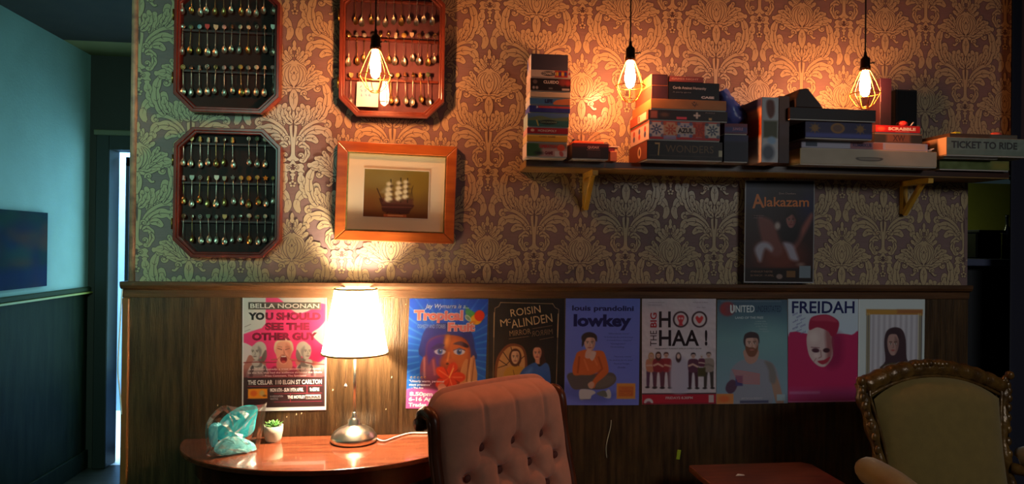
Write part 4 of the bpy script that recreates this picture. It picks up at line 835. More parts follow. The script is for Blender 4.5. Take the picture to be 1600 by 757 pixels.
# -- Bella Noonan (131 x 180)
pB = Pic(131, 180, (232, 60, 124)); W_, PK, MR = (240, 236, 236), (236, 66, 130), (84, 8, 30)
pB.grad((240, 78, 140), (206, 36, 96)); 
pB.poly([(0, 0), (36, 0), (36, 43), (30, 50), (14, 55), (0, 60)], (226, 222, 222)); pB.sp([(56, -3), (134, -3), (134, 12), (118, 11), (104, 22), (88, 27), (78, 23), (70, 16), (62, 8)], W_); pB.sp([(132, 26), (129, 38), (119, 50), (108, 58), (116, 70), (134, 78)], W_)
pB.sp([(-3, 74), (14, 78), (26, 90), (22, 108), (-3, 106)], (228, 214, 218)); pB.rect(0, 0, 131, 2.5, W_); pB.line([(4, 48), (13, 44)], .6, (120, 100, 104)); pB.line([(4, 55), (12, 52)], .6, (150, 130, 134))
pB.sp([(6, 102), (12, 92), (24, 100), (36, 104), (34, 112), (14, 118), (4, 128), (-2, 120)], (176, 110, 100)); pB.sp([(82, 104), (98, 98), (118, 104), (128, 100), (134, 118), (126, 132), (100, 124)], (190, 120, 110))
for sx, dr in ((24, -1), (97, 1)):
    G1, G2, G3 = (176, 168, 164), (96, 88, 88), (206, 200, 196)
    pB.sp([(sx-16, 128), (sx-13, 112), (sx-5, 106), (sx+6, 106), (sx+14, 112), (sx+16, 128)], G3); pB.sp([(sx-11, 112), (sx-6, 108), (sx-8, 128), (sx-13, 128)], (70, 60, 66)); pB.sp([(sx+9, 110), (sx+13, 112), (sx+14, 128), (sx+10, 128)], (70, 60, 66)); pB.sp([(sx-5, 98), (sx+5, 98), (sx+6, 110), (sx-6, 110)], G2)
    pB.ell(sx+3*-dr, 83, 10.5, 12, (204, 194, 186)); pB.sp([(sx-3*dr+9*-dr, 84), (sx-3*dr+11*-dr, 94), (sx-2*dr+7*-dr, 104), (sx+5*-dr, 98)], (90, 76, 74)); face(pB, sx+2*dr, 88, 8, 12, (196, 188, 184), (86, 80, 80), -dr, dr, (110, 90, 92), brow=(70, 62, 62))
pB.ell(103, 104, 6, 5, (204, 198, 194)); pB.ell(21, 105, 6, 5, (190, 180, 176)); pB.line([(0, 104), (22, 103), (48, 104), (84, 101), (110, 107), (131, 108)], 1.6, (130, 34, 40))
pB.sp([(34, 134), (40, 118), (52, 112), (74, 112), (88, 116), (96, 134)], (212, 140, 124)); pB.sp([(44, 134), (45, 114), (53, 110), (60, 120), (72, 118), (78, 110), (84, 116), (88, 134)], (150, 30, 74)); pB.sp([(55, 100), (75, 100), (77, 114), (64, 120), (54, 114)], (204, 136, 116))
pB.ell(64, 82, 15, 15, (214, 190, 160)); pB.sp([(50, 84), (51, 72), (64, 66), (77, 72), (79, 86), (72, 76), (58, 76)], (228, 206, 176)); face(pB, 64, 89, 12.5, 18, (224, 160, 138), (168, 94, 82), 1, 0, None, False)
for q in (-1, 1): pB.line([(64+q*3, 84), (64+q*9, 82)], 1.5, (110, 60, 50)); pB.line([(64+q*3, 80), (64+q*9, 79)], 1, (150, 100, 80)); pB.line([(64+q*3, 92), (64+q*8, 98)], .9, (170, 90, 80))
pB.line([(64, 84), (66, 91), (62, 92)], 1, (176, 104, 90)); pB.ell(64, 99, 5.4, 6, (96, 16, 26)); pB.rect(60.5, 94, 67.5, 95.6, (240, 232, 226)); pB.ell(64, 103, 3.2, 2, (180, 70, 70)); pB.line([(45, 100), (54, 99)], 2.2, (170, 90, 80)); pB.line([(74, 99), (84, 101)], 2.2, (180, 100, 90))
pB.grad((150, 60, 74), (72, 30, 38), 0, 1) if False else None
for k in range(18): pB.rect(0, 112+k*.9, 131, 131, (96, 44, 50), soft=2, a=.075)
pB.rect(0, 127, 131, 180, (54, 34, 36)); pB.line([(9, 141), (124, 141)], .7, (190, 60, 80)); pB.line([(50, 153), (124, 153)], .7, (190, 60, 80)); pB.line([(50, 166), (124, 166)], .7, (150, 40, 70)); pB.line([(75, 153), (75, 166)], .7, (190, 60, 80)); pB.line([(101, 141), (101, 153)], .7, (190, 60, 80)); pB.line([(9, 127), (124, 127)], .8, (200, 90, 90))
pB.sp([(11, 145), (37, 145), (39, 147), (39, 158), (37, 160), (11, 160), (9.5, 158), (9.5, 147)], (240, 150, 40)); pB.ell(18, 152, 5, 4.5, (226, 100, 36), soft=1.5); pB.ell(31, 152, 4, 4.5, (200, 170, 110), soft=1.5); pB.ell(35, 156, 3, 1.5, (120, 80, 40))
pB.rect(0, 0, 2.2, 180, (244, 242, 242)); pB.rect(129, 0, 131, 180, (244, 242, 242)); pB.rect(0, 174.5, 131, 180, (244, 242, 242)); pB.rect(9, 9.5, 121.5, 21, (44, 40, 36)); pB.rect(126, 2, 129, 174, (90, 60, 66), a=.25)
for (t, x, y, w, h, c, bd) in (('BELLA NOONAN', 12, 11.6, 107, 7.2, (245, 243, 240), .02), ('YO', 9, 25.5, 25, 12, (20, 12, 18), .06), ('U SHOULD', 35.5, 25.5, 86, 12, MR, .06), ('SEE THE', 35, 41.5, 69, 12, MR, .06), ('OTHER GUY', 15, 57, 101, 12.5, MR, .06),
        ('A rollicking comedy, a great sensational wild comic', 10, 113, 112, 3.6, (240, 214, 214), .02), ('to the fun, that had the audience shrieking the whole', 9, 118.5, 115, 3.6, (240, 214, 214), .02), ('- Press Comment, The Spectator', 32, 124 - .5, 68, 3.4, (240, 214, 214), .02),
        ('THE CELLAR  110 ELGIN ST CARLTON', 9, 131.4, 115, 7.2, (246, 240, 240), .03), ('MON 6TH - SUN 19TH APRIL', 43.5, 144, 52, 6.2, (244, 238, 238), .045), ('9:45PM', 105, 144, 15, 6.2, (244, 238, 238), .045), ('IN ASSOCIATION', 43.5, 155.5, 20, 3, (190, 180, 190), .0), ('WITH', 43.5, 160, 12, 2.5, (190, 180, 190), .0), ('THE MOTLEY', 70.5, 156, 28, 5.2, (244, 238, 238), .04)):
    pB.text(t, x, y, w, h, c, bd)
pB.rect(99, 155.4, 122.5, 162, (236, 230, 230)); pB.text('BAUHAUS', 100, 156.5, 21.5, 4.4, (50, 30, 36), .03)
# -- Tropical Fruit (123 x 171)
pT = Pic(123, 171, (24, 70, 176)); pT.grad((26, 62, 168), (30, 96, 190))
for q in range(40):
    a_ = q*2*PI/40+.05; rr = random.Random(q).uniform(.8, 2.6); pT.line([(62+46*math.cos(a_), 84+56*math.sin(a_)), (62+130*math.cos(a_), 84+130*math.sin(a_))], rr, (120, 180, 232), soft=1.2, a=.5)
pT.rect(0, 0, 123, 10, (30, 64, 170), soft=6, a=.6)
pT.sp([(24, 92), (20, 66), (28, 46), (50, 38), (80, 40), (98, 52), (104, 76), (102, 96)], (28, 30, 86)); pT.sp([(28, 88), (30, 68), (44, 58), (66, 56), (88, 62), (98, 82), (96, 112), (84, 136), (62, 146), (42, 136), (30, 112)], (148, 70, 44))
pT.sp([(28, 88), (30, 68), (46, 58), (58, 60), (56, 84), (50, 100), (54, 128), (42, 136), (30, 112)], (52, 32, 96), soft=3); pT.sp([(64, 66), (86, 64), (96, 80), (92, 104), (74, 108), (66, 92)], (206, 112, 60), soft=4, a=.85); pT.ell(60, 66, 4, 9, (236, 160, 90), rot=10, soft=2.5)
pT.sp([(36, 78), (46, 70), (57, 72), (50, 76)], (30, 20, 60)); pT.sp([(70, 70), (82, 66), (94, 72), (92, 76), (80, 72)], (44, 24, 40))
for ex in (50, 80): pT.ell(ex, 82, 9, 5, (216, 216, 232)); pT.ell(ex, 82, 4, 4.6, (60, 90, 160)); pT.ell(ex, 82, 2, 2.4, (14, 14, 30)); pT.ell(ex+1, 80.5, 1, 1, (255, 255, 255)); pT.line([(ex-9, 80), (ex, 76.5), (ex+9, 80)], 1.2, (40, 20, 50))
pT.ell(66, 98, 9, 5, (196, 96, 56), soft=2); pT.line([(64, 84), (62, 96)], 2.5, (230, 150, 90), soft=1.5); pT.ell(62, 101, 2.2, 1.6, (60, 20, 30)); pT.ell(70, 101, 2.2, 1.6, (90, 30, 30))
pT.sp([(22, 140), (20, 108), (24, 92), (30, 88), (33, 104), (36, 96), (42, 90), (46, 104), (50, 112), (50, 140), (40, 152), (26, 150)], (96, 44, 70)); pT.line([(26, 92), (27, 120)], 3, (190, 130, 120), soft=1.5); pT.line([(40, 96), (43, 118)], 3, (170, 100, 100), soft=1.5)
pT.sp([(88, 152), (82, 128), (84, 108), (90, 94), (95, 96), (95, 110), (99, 92), (104, 88), (107, 104), (110, 120), (108, 146), (100, 156)], (212, 148, 96)); pT.line([(95, 96), (93, 128)], 1.4, (150, 84, 50)); pT.line([(104, 92), (101, 130)], 1.4, (150, 84, 50)); pT.line([(99, 92), (97, 128)], 2, (236, 184, 130), soft=1)
for q in range(5): a_ = -PI/2+q*2*PI/5+.3; pT.ell(66+13*math.cos(a_), 122+12*math.sin(a_), 12, 8, (222, 70, 40), rot=math.degrees(a_), soft=1); pT.line([(66, 122), (66+20*math.cos(a_), 122+19*math.sin(a_))], 1.2, (250, 150, 110), soft=1); pT.line([(66+6*math.cos(a_+.5), 122+6*math.sin(a_+.5)), (66+18*math.cos(a_+.5), 122+17*math.sin(a_+.5))], 1.4, (150, 30, 24), soft=1)
pT.line([(66, 122), (72, 108)], 1.6, (250, 200, 120)); pT.rect(0, 118, 24, 142, (40, 110, 190), soft=6, a=.5)
pT.sp([(0, 142), (44, 142), (60, 150), (60, 175), (-3, 175)], (196, 90, 160), soft=2); pT.sp([(48, 138), (58, 132), (66, 150), (60, 160)], (206, 140, 120))
pT.ell(98, 26, 13, 6, (70, 130, 60), rot=40); pT.ell(94, 22, 12, 3, (60, 120, 70), rot=60); pT.ell(105, 32, 9, 8, (240, 180, 40)); pT.ell(110, 26, 8, 8.5, (226, 64, 36)); pT.ell(92, 30, 6.5, 3.5, (220, 230, 210), rot=45); pT.ell(92, 30, 4.8, 2.2, (120, 150, 120), rot=45); pT.ell(98, 38, 7, 3, (230, 140, 50), rot=-20)
OUT, PKT = (250, 236, 240), (240, 140, 136)
for (t, x, y, w, h) in (('Tropical', 8, 18, 76, 20), ('Fruit', 61, 37, 42, 14)):
    pT.text(t, x-.8, y-.8, w+1.6, h+1.6, OUT, .09); pT.text(t, x, y, w, h, PKT, .045)
pT.text('Jay Wymarra is a...', 24, 8, 68, 9, (245, 245, 250), .015, shear=.25); pT.text('COMEDY AND STORIES', 14, 40, 43, 6, (190, 206, 236), .0); pT.text('* * * * *', 5, 121, 25, 5, (240, 190, 60), .06); pT.text('"Utterly warm, personal', 4, 126.5, 54, 4.6, (240, 240, 250), .02); pT.text('stage presence"', 4, 132, 34, 4.6, (240, 240, 250), .02); pT.text('- The Age', 8, 137.4, 18, 4, (240, 240, 250), .02)
pT.text('8.50pm', 5, 145, 36, 8.5, (250, 226, 244), .05); pT.text('6-16 April', 4, 153, 46, 8.5, (250, 226, 244), .05); pT.text('Trades Hall', 4, 162, 46, 6.5, (250, 226, 244), .05)
# -- Roisin McAlinden (121 x 166)
pR = Pic(121, 166, (26, 20, 20)); TAN = (206, 170, 128); pR.ell(60, 110, 50, 60, (34, 26, 24), soft=20)
pR.line([(19, 6), (102, 8)], .8, TAN, a=.9); pR.line([(19, 6), (16, 12), (10, 15), (9, 30), (8, 140)], .8, TAN, a=.9); pR.line([(102, 8), (106, 14), (112, 17), (111, 40), (109, 145)], .8, TAN, a=.9); pR.line([(9, 22), (8.6, 60)], 1.6, TAN, a=.8); pR.line([(111, 24), (110.4, 60)], 1.6, TAN, a=.8)
pR.sp([(10, 122), (14, 92), (30, 72), (50, 72), (60, 84), (62, 110), (54, 140), (34, 152), (16, 148)], (120, 64, 36)); pR.sp([(14, 122), (18, 94), (32, 76), (50, 76), (57, 88), (58, 110), (50, 138), (34, 148), (18, 142)], (202, 150, 96))
for l in ([(36, 76), (40, 92), (28, 104), (16, 108)], [(18, 96), (30, 104)], [(57, 90), (48, 98), (50, 116)], [(16, 128), (30, 120), (36, 148)], [(24, 84), (34, 98)], [(20, 138), (34, 128)], [(54, 130), (44, 126)]): pR.line(l, 1.1, (50, 28, 20))
pR.sp([(24, 140), (26, 114), (36, 106), (52, 106), (66, 116), (60, 140), (40, 150)], (206, 150, 60)); pR.ell(43, 92, 10, 14, (84, 44, 30)); face(pR, 43, 92, 6.6, 10, (222, 178, 142), (160, 104, 76), 1)
pR.line([(40, 112), (44, 130)], 1, (120, 70, 30)); pR.ell(80, 86, 9.5, 12.5, (64, 32, 26)); pR.sp([(84, 84), (92, 96), (90, 108), (84, 104)], (64, 32, 26)); face(pR, 78, 86, 6.8, 9.8, (226, 160, 128), (160, 94, 76), 1); pR.rect(75, 94, 82, 102, (214, 150, 120), soft=1)
pR.sp([(46, 130), (54, 112), (68, 102), (76, 100), (82, 106), (92, 100), (98, 108), (100, 132), (92, 136), (70, 134), (52, 138)], (62, 96, 168)); pR.sp([(50, 128), (60, 114), (70, 108), (64, 124)], (96, 136, 206), soft=3, a=.8); pR.line([(58, 126), (96, 130)], .6, (190, 190, 200), a=.7)
for x_ in (60, 66, 70): pR.ell(x_, 125, 1, 1, (230, 220, 220))
pR.text('ROISIN', 32, 12.5, 50, 11, TAN, .0, rot=0); pR.T[-1] = ('ROISIN', 34, 17, 48, 11.5, TAN, .0, -8, False, 0); pR.T.append(('M', 18, 33, 11, 11, TAN, .0, -8, False, 0)); pR.T.append(('C', 29.5, 32, 5, 6.5, TAN, .0, -8, False, 0)); pR.T.append(('ALINDEN', 35, 33.5, 66, 13, TAN, .0, -9, False, 0))
pR.T.append(('MIRROR', 33, 50.5, 34, 8.5, (150, 118, 84), .0, -7, False, 0)); pR.T.append(('MIRROR', 68, 51, 34, 8.5, (120, 94, 68), .0, -7, True, 0)); pR.line([(33, 63), (64, 59)], .7, (150, 118, 84)); pR.line([(70, 47), (101, 42)], .7, (150, 118, 84)); pR.line([(82, 64), (104, 60)], .7, (150, 118, 84)); pR.rect(102, 152, 112, 162, (224, 110, 40))
# -- lowkey (116 x 167)
pL = Pic(116, 167, (88, 102, 212)); pL.grad((84, 100, 206), (100, 110, 220)); IN = (30, 24, 90)
pL.sp([(0, 132), (20, 140), (60, 146), (80, 150), (60, 162), (30, 160), (0, 150)], (58, 62, 150), soft=5, a=.5)
pL.sp([(6, 130), (4, 120), (14, 116), (50, 118), (72, 116), (80, 124), (76, 134), (60, 142), (30, 142), (14, 142)], (78, 66, 64)); pL.sp([(40, 130), (60, 120), (78, 124), (70, 136), (50, 140)], (96, 82, 72), soft=2)
pL.sp([(24, 158), (23, 144), (32, 142), (44, 144), (48, 148), (42, 152), (40, 157), (32, 158)], (206, 196, 196)); pL.sp([(60, 150), (68, 142), (72, 148), (71, 156), (62, 155)], (196, 188, 186)); pL.line([(24, 158), (40, 158)], 1, (90, 80, 90)); pL.sp([(50, 148), (62, 144), (66, 154), (54, 152)], (96, 92, 80))
pL.sp([(14, 120), (12, 108), (16, 92), (20, 84), (34, 80), (44, 82), (56, 82), (62, 88), (68, 112), (62, 122), (50, 132), (46, 140), (40, 138), (44, 128), (52, 116), (40, 120), (26, 120)], (214, 88, 36)); pL.line([(22, 92), (20, 116)], 1.6, (150, 50, 20), soft=1.5); pL.line([(52, 92), (58, 110), (48, 120)], 1.6, (150, 50, 20), soft=1.5); pL.line([(30, 96), (36, 112)], 1.4, (240, 120, 60), soft=1.5); pL.line([(44, 92), (50, 104)], 1.4, (240, 120, 60), soft=1.5)
pL.sp([(34, 84), (42, 98), (48, 84)], (216, 176, 160)); pL.ell(37, 62, 12, 9, (40, 26, 26)); pL.sp([(27, 64), (26, 76), (30, 70), (34, 62)], (40, 26, 26)); face(pL, 38, 71, 8.6, 12, (214, 160, 138), (140, 88, 76), 1); pL.sp([(26, 66), (30, 56), (40, 54), (48, 58), (49, 68), (44, 62), (34, 62), (30, 68)], (44, 28, 26)); pL.sp([(31, 92), (33, 82), (38, 80), (40, 86), (37, 94)], (222, 168, 146)); pL.sp([(38, 140), (36, 134), (42, 130), (46, 134), (43, 141)], (214, 150, 120))
pL.sp([(83, 133), (108, 133), (110, 135), (110, 155), (108, 157), (83, 157), (81, 155), (81, 135)], (224, 132, 48)); pL.rect(84, 138, 107, 153, (206, 84, 36), soft=1.5); pL.text('MELBOURNE', 85, 139, 20, 5, (228, 130, 60), .02); pL.text('COMEDY', 86, 146, 18, 5, (228, 130, 60), .02)
pL.text('louis prandolini', 10, 11.5, 96, 10.5, IN, .03); pL.text('lowkey', 12.5, 25, 90, 25, IN, .045)
for (t, x, y, w) in (('"Effortlessly funny"', 66, 54, 34), ('"A brilliantly dry and wry hour', 60, 59.5, 46), ('of comedy from a rising star"', 64, 64.5, 40), ('"Delightful"', 70, 70, 24), ('The Groundlings', 70, 75, 22), ('"Must-see comedy"', 76, 90, 28), ('"An absolute joy of a show"', 68, 95.5, 38), ('Festival Fringe', 76, 101, 24), ('Guide', 82, 106.5, 12)): pL.text(t, x, y, w, 2.6, (50, 46, 130), .0)
# -- The Big Hoo Haa (114.5 x 165)
pH = Pic(114.5, 165, (206, 190, 200)); pH.mottle(9, 12, 7); pH.ell(20, 20, 26, 22, (190, 172, 190), soft=10, a=.5); pH.ell(96, 18, 20, 16, (186, 176, 200), soft=8, a=.5); pH.ell(60, 110, 40, 50, (214, 206, 222), soft=12, a=.6); BK = (38, 16, 24)
pH.rect(0, 149, 114.5, 165, (176, 24, 40)); pH.rect(0, 147.5, 114.5, 149.5, (60, 40, 50)); pH.ell(10, 162, 7, 6.5, (205, 190, 196)); pH.ell(10, 164, 4, 4, (120, 60, 80)); pH.rect(103, 151, 111, 163, (200, 170, 170)); pH.rect(0, 163, 114.5, 165, (130, 20, 34))
R1 = (140, 34, 40)
person(pH, 14, 85, 54, (206, 150, 130), (170, 120, 80), (190, 110, 80), (70, 36, 64), True, pose=1); person(pH, 37, 84, 56, (206, 150, 130), (70, 30, 26), R1, (80, 34, 46), False, pose=1); person(pH, 25, 84, 56, (206, 150, 130), (60, 30, 26), (128, 30, 38), (84, 40, 56), True, pose=-1)
pH.sp([(48, 92), (60, 90), (68, 96), (74, 112), (72, 144), (46, 146), (42, 118)], (176, 166, 194), soft=3, a=.8); pH.ell(56, 92, 4.4, 8, (50, 30, 34)); pH.ell(56, 90, 2.6, 4, (216, 176, 164))
person(pH, 79, 85, 56, (206, 160, 145), (40, 24, 32), (80, 36, 56), (56, 26, 40), False, pose=-1); person(pH, 103, 84, 57, (190, 150, 134), (66, 50, 50), (140, 122, 112), (50, 40, 38), False); person(pH, 92, 88, 34, (206, 170, 160), (196, 186, 196), (86, 34, 56), None, False, pose=1); pH.rect(86, 108, 98, 122, (60, 52, 26), soft=1)
for (t, x, y, w, h) in (('H', 26, 20, 18, 25), ('HAA', 26, 49, 62, 25)): pH.text(t, x, y, w, h, BK, .02)
for cx_ in (59.5, 88.5): pH.ell(cx_, 32.5, 12.2, 12.8, BK); pH.ell(cx_, 32.5, 9.6, 10.2, (210, 192, 198))
pH.sp([(54, 30), (56, 26), (63, 26), (65, 30), (62, 38), (63, 42), (56, 42), (57, 38)], (190, 40, 50)); pH.ell(57.6, 31, 1.3, 1.5, (230, 200, 200)); pH.ell(61.6, 31, 1.3, 1.5, (230, 200, 200)); pH.sp([(88.5, 39), (82.5, 31), (85, 27), (88.5, 30), (92, 27), (94.5, 31)], (200, 40, 44))
pH.text('!', 97, 49, 4, 25, BK, .06); pH.T.append(('THE', 12.5, 74, 24, 10, (60, 20, 34), .0, -90, False, 0)); pH.T.append(('BIG', 12.5, 45, 23, 10, (170, 30, 44), .02, -90, False, 0))
pH.text('MELBOURNE\'S FUNNIEST IMPROV COMEDY SHOW', 20, 77, 72, 2.2, (80, 50, 60)); pH.text('Hilarious fast-paced fun', 10, 5, 24, 2, (130, 110, 130)); pH.text('Side-splittingly good', 10, 9, 20, 2, (130, 110, 130)); pH.text('Absolutely brilliant', 78, 5, 24, 2, (130, 110, 130)); pH.text('The Age', 84, 13, 14, 2, (130, 110, 130)); pH.text('FRIDAYS 8.30PM', 36, 153, 42, 4, (220, 180, 184), .03)
# -- United (110 x 162)
pU = Pic(110, 162, (60, 90, 110)); pU.grad((48, 70, 92), (92, 140, 150), 0, 60); pU.grad((92, 140, 150), (120, 146, 172), 60); pU.ell(16, 14, 12, 11, (130, 40, 44), soft=2); pU.rect(14, 8, 100, 22, (40, 70, 100), soft=4, a=.3); pU.ell(78, 62, 30, 26, (110, 160, 166), soft=14, a=.6); pU.line([(6, 2.5), (100, 2.5)], .6, (160, 176, 180), a=.6)
pU.sp([(20, 124), (22, 108), (34, 96), (48, 92), (66, 92), (84, 98), (94, 112), (102, 150), (103, 162), (92, 163), (84, 130), (84, 163), (28, 163), (32, 130), (28, 140), (18, 138)], (130, 134, 152)); pU.sp([(82, 112), (92, 118), (102, 150), (103, 163), (93, 163), (86, 138)], (156, 118, 100)); pU.sp([(74, 96), (86, 100), (92, 116), (90, 130), (82, 128), (80, 110)], (112, 106, 104), soft=2)
pU.sp([(14, 140), (16, 130), (24, 124), (32, 130), (28, 142), (20, 146)], (74, 48, 70)); pU.rect(29, 118, 40, 134, (62, 56, 110), soft=1)
for q in range(8): pU.line([(24+q*1.2, 109+q*2.6), (44, 112+q*2.6), (66, 116+q*2.2)], 1.3, (206, 90, 84), a=.85)
pU.sp([(42, 78), (64, 78), (62, 94), (52, 100), (44, 94)], (176, 126, 112)); pU.ell(53, 64, 12, 14, (48, 34, 38)); face(pU, 54, 69, 9.8, 14, (196, 150, 136), (130, 86, 76), 1, 0, (130, 60, 60)); pU.sp([(44, 72), (45, 80), (50, 88), (58, 88), (63, 80), (64, 70), (60, 76), (56, 74), (50, 74)], (110, 62, 44)); pU.ell(54, 78, 3.2, 1.2, (170, 90, 84)); pU.sp([(42, 66), (43, 54), (54, 50), (64, 54), (66, 68), (62, 60), (46, 60)], (50, 36, 40))
pU.rect(0, 146, 26, 162, (210, 120, 60)); pU.ell(12, 154, 8, 5, (220, 90, 44), soft=2); pU.rect(93, 148, 106, 158, (150, 176, 190), soft=.6); pU.text('UNITED', 21, 8.5, 37, 11, (214, 226, 230), .02); pU.T.append(('U', 20, 7.5, 6, 13.5, (214, 226, 230), .03, 0, False, 0)); pU.text('UNDERSTATED', 60, 9, 40, 10, (34, 54, 84), .0); pU.text('LAND OF THE FREE', 28, 26, 44, 3.6, (186, 206, 214), .02)
for i_, (t, x, w) in enumerate((('a new solo', 60, 16), ('comedy show', 58, 20), ('at the Motley', 60, 18), ('bauhaus', 66, 12), ('March - April', 54, 26))): pU.text(t, x, 32+i_*4, w, 2.6, (160, 186, 196))
pU.text('SAM TAYLOR PRESENTS', 38, 152, 32, 3, (206, 200, 210)); pU.rect(36, 157, 80, 161, (60, 60, 90), soft=.8)
# -- Freidah (110 x 163)
pF = Pic(110, 163, (190, 206, 232)); pF.grad((190, 208, 224), (176, 196, 232)); pF.sp([(-3, 62), (30, 56), (50, 60), (80, 56), (100, 58), (113, 60), (113, 166), (-3, 166)], (176, 28, 76)); pF.sp([(60, 60), (84, 58), (84, 100), (64, 110), (56, 90)], (120, 16, 56), soft=6, a=.7); pF.rect(0, 142, 110, 163, (170, 60, 120), soft=6, a=.6)
pF.sp([(29, 62), (34, 46), (44, 42), (66, 46), (68, 70), (70, 90), (62, 104), (54, 108), (44, 104), (34, 92), (30, 78)], (206, 176, 176)); pF.sp([(58, 50), (68, 54), (70, 88), (60, 104), (60, 86)], (130, 60, 64), soft=3, a=.8); pF.ell(40, 62, 8, 9, (222, 198, 196), soft=4)
pF.sp([(33, 50), (34, 34), (42, 28), (60, 26), (74, 32), (80, 40), (76, 56), (68, 60), (62, 52), (46, 46)], (146, 20, 50)); pF.sp([(36, 34), (44, 29), (60, 27), (72, 32), (76, 38), (60, 36), (44, 36)], (176, 44, 72), soft=1.5)
pF.ell(43, 82, 6, 3.4, (60, 26, 40), rot=6); pF.ell(60, 82, 5.4, 3.6, (50, 20, 30)); pF.line([(36, 77), (49, 78)], 1.2, (110, 60, 70)); pF.line([(51, 82), (52, 92), (48, 94)], 1.3, (150, 96, 96)); pF.sp([(46, 99), (56, 97), (66, 92), (62, 100), (54, 104)], (160, 30, 50)); pF.line([(44, 94), (40, 100)], 1, (160, 100, 100)); pF.ell(44, 90, 4, 3, (230, 200, 200), soft=2)
pF.text('FREIDAH', 6, 5, 98, 19, (28, 36, 96), .02)
for i_ in range(9): pF.text(('one', 'woman', 'show', 'wild', 'absurd')[i_ % 5], 6+(i_ % 3)*6, 26+i_*3.6, 9, 2.8, (110, 110, 180), rot=-25, shear=.3)
pF.line([(0, 161.8), (110, 161.8)], 1, (210, 140, 190)); pF.rect(2, 146, 50, 150, (190, 110, 160), soft=1.5, a=.7); pF.rect(0, 0, 2, 60, (150, 170, 190), a=.5)
for sx_ in (12.2, 26.5): pF.rect(sx_, 4, sx_+1, 24, (190, 208, 224), .3)
# -- white bordered (104 x 163)
pW = Pic(104, 163, (200, 212, 214)); pW.rect(12, 18, 100, 163, (90, 84, 84)); pW.grad((150, 110, 40), (140, 84, 50), 18, 27, 12, 100, True) if False else None; pW.rect(12, 18, 100, 27, (176, 120, 44), soft=1.5); pW.rect(60, 18, 100, 24, (150, 84, 44), soft=2); pW.rect(18, 26, 95, 163, (196, 192, 204))
for q in range(9): pW.line([(23+q*8.6, 28), (22+q*8.6, 163)], 2.6, (140, 132, 148), soft=2, a=.8)
for q in (13.5, 16.5, 94, 97): pW.line([(q, 24), (q, 163)], .9, (190, 176, 120))
pW.sp([(42, 100), (40, 70), (44, 52), (56, 46), (68, 50), (74, 66), (76, 96), (84, 112), (60, 120), (34, 112)], (52, 34, 40)); face(pW, 54, 74, 9, 17, (168, 124, 116), (100, 66, 64), 1); pW.sp([(43, 66), (46, 52), (58, 48), (66, 56), (64, 66), (58, 56), (48, 58)], (46, 30, 36)); pW.sp([(30, 163), (32, 118), (46, 104), (70, 104), (88, 116), (92, 163)], (70, 60, 40))
pW.rect(0, 0, 1.4, 163, (230, 238, 240))
# -- Alakazam (109 x 161)
pA = Pic(109, 161, (56, 30, 32)); pA.grad((38, 30, 40), (80, 34, 28)); pA.ell(8, 20, 20, 24, (44, 50, 90), soft=10, a=.7); pA.ell(100, 40, 16, 26, (44, 44, 100), soft=10, a=.7); pA.ell(56, 118, 34, 26, (150, 66, 44), soft=12, a=.8)
pA.sp([(20, 60), (30, 58), (44, 66), (54, 90), (60, 112), (50, 120), (36, 112), (26, 92)], (150, 84, 76), soft=3); pA.sp([(103, 52), (106, 60), (92, 88), (80, 106), (72, 108), (76, 96), (90, 72)], (176, 100, 90), soft=3); pA.ell(70, 82, 16, 20, (34, 20, 28), soft=5); face(pA, 72, 64, 7.6, 11, (180, 112, 104), (110, 50, 50), 1); pA.sp([(64, 60), (64, 52), (72, 48), (80, 54), (80, 62), (74, 54)], (40, 22, 26), soft=1)
pA.ell(51, 72, 4.5, 6, (220, 200, 190), soft=2); pA.sp([(16, 108), (24, 98), (36, 98), (44, 106), (42, 112), (32, 108), (26, 128), (20, 122)], (212, 206, 224), soft=3); pA.sp([(60, 98), (74, 100), (82, 116), (84, 126), (72, 124), (66, 112)], (206, 196, 216), soft=3); pA.ell(88, 132, 6, 3, (170, 130, 120), soft=2)
pA.rect(0, 138, 109, 161, (40, 22, 20), soft=2); pA.rect(66, 142, 80, 152, (150, 104, 60)); pA.rect(86, 134, 104, 153, (150, 166, 180)); pA.ell(55, 151, 5, 4, (170, 140, 130)); pA.rect(0, 0, 109, 1.4, (206, 202, 196)); pA.rect(0, 159.2, 109, 161, (214, 214, 220)); pA.rect(0, 0, 1.6, 161, (206, 206, 206)); pA.rect(107.6, 0, 109, 161, (206, 206, 206))
OR = (206, 116, 52)
pA.text('A', 10, 23, 19, 22, OR, .02, rot=-4); pA.text('lakazam', 30, 27, 70, 15, OR, .015); pA.text('Dom Chambers', 53, 20, 26, 2.8, (170, 140, 130), .0); pA.text('A spectacular', 14, 55, 16, 2.2, (140, 110, 110)); pA.text('magic show', 14, 58.5, 14, 2.2, (140, 110, 110)); pA.text('ATHENAEUM THEATRE', 10, 142, 34, 3, (150, 110, 90)); pA.text('26 MARCH - 19 APRIL', 10, 148, 36, 3, (150, 110, 90))
pA.A = pA.A*.8
for q_ in (pH, pU, pF, pL, pW): q_.A = 255*(np.clip(q_.A, 0, 255)/255)**.78
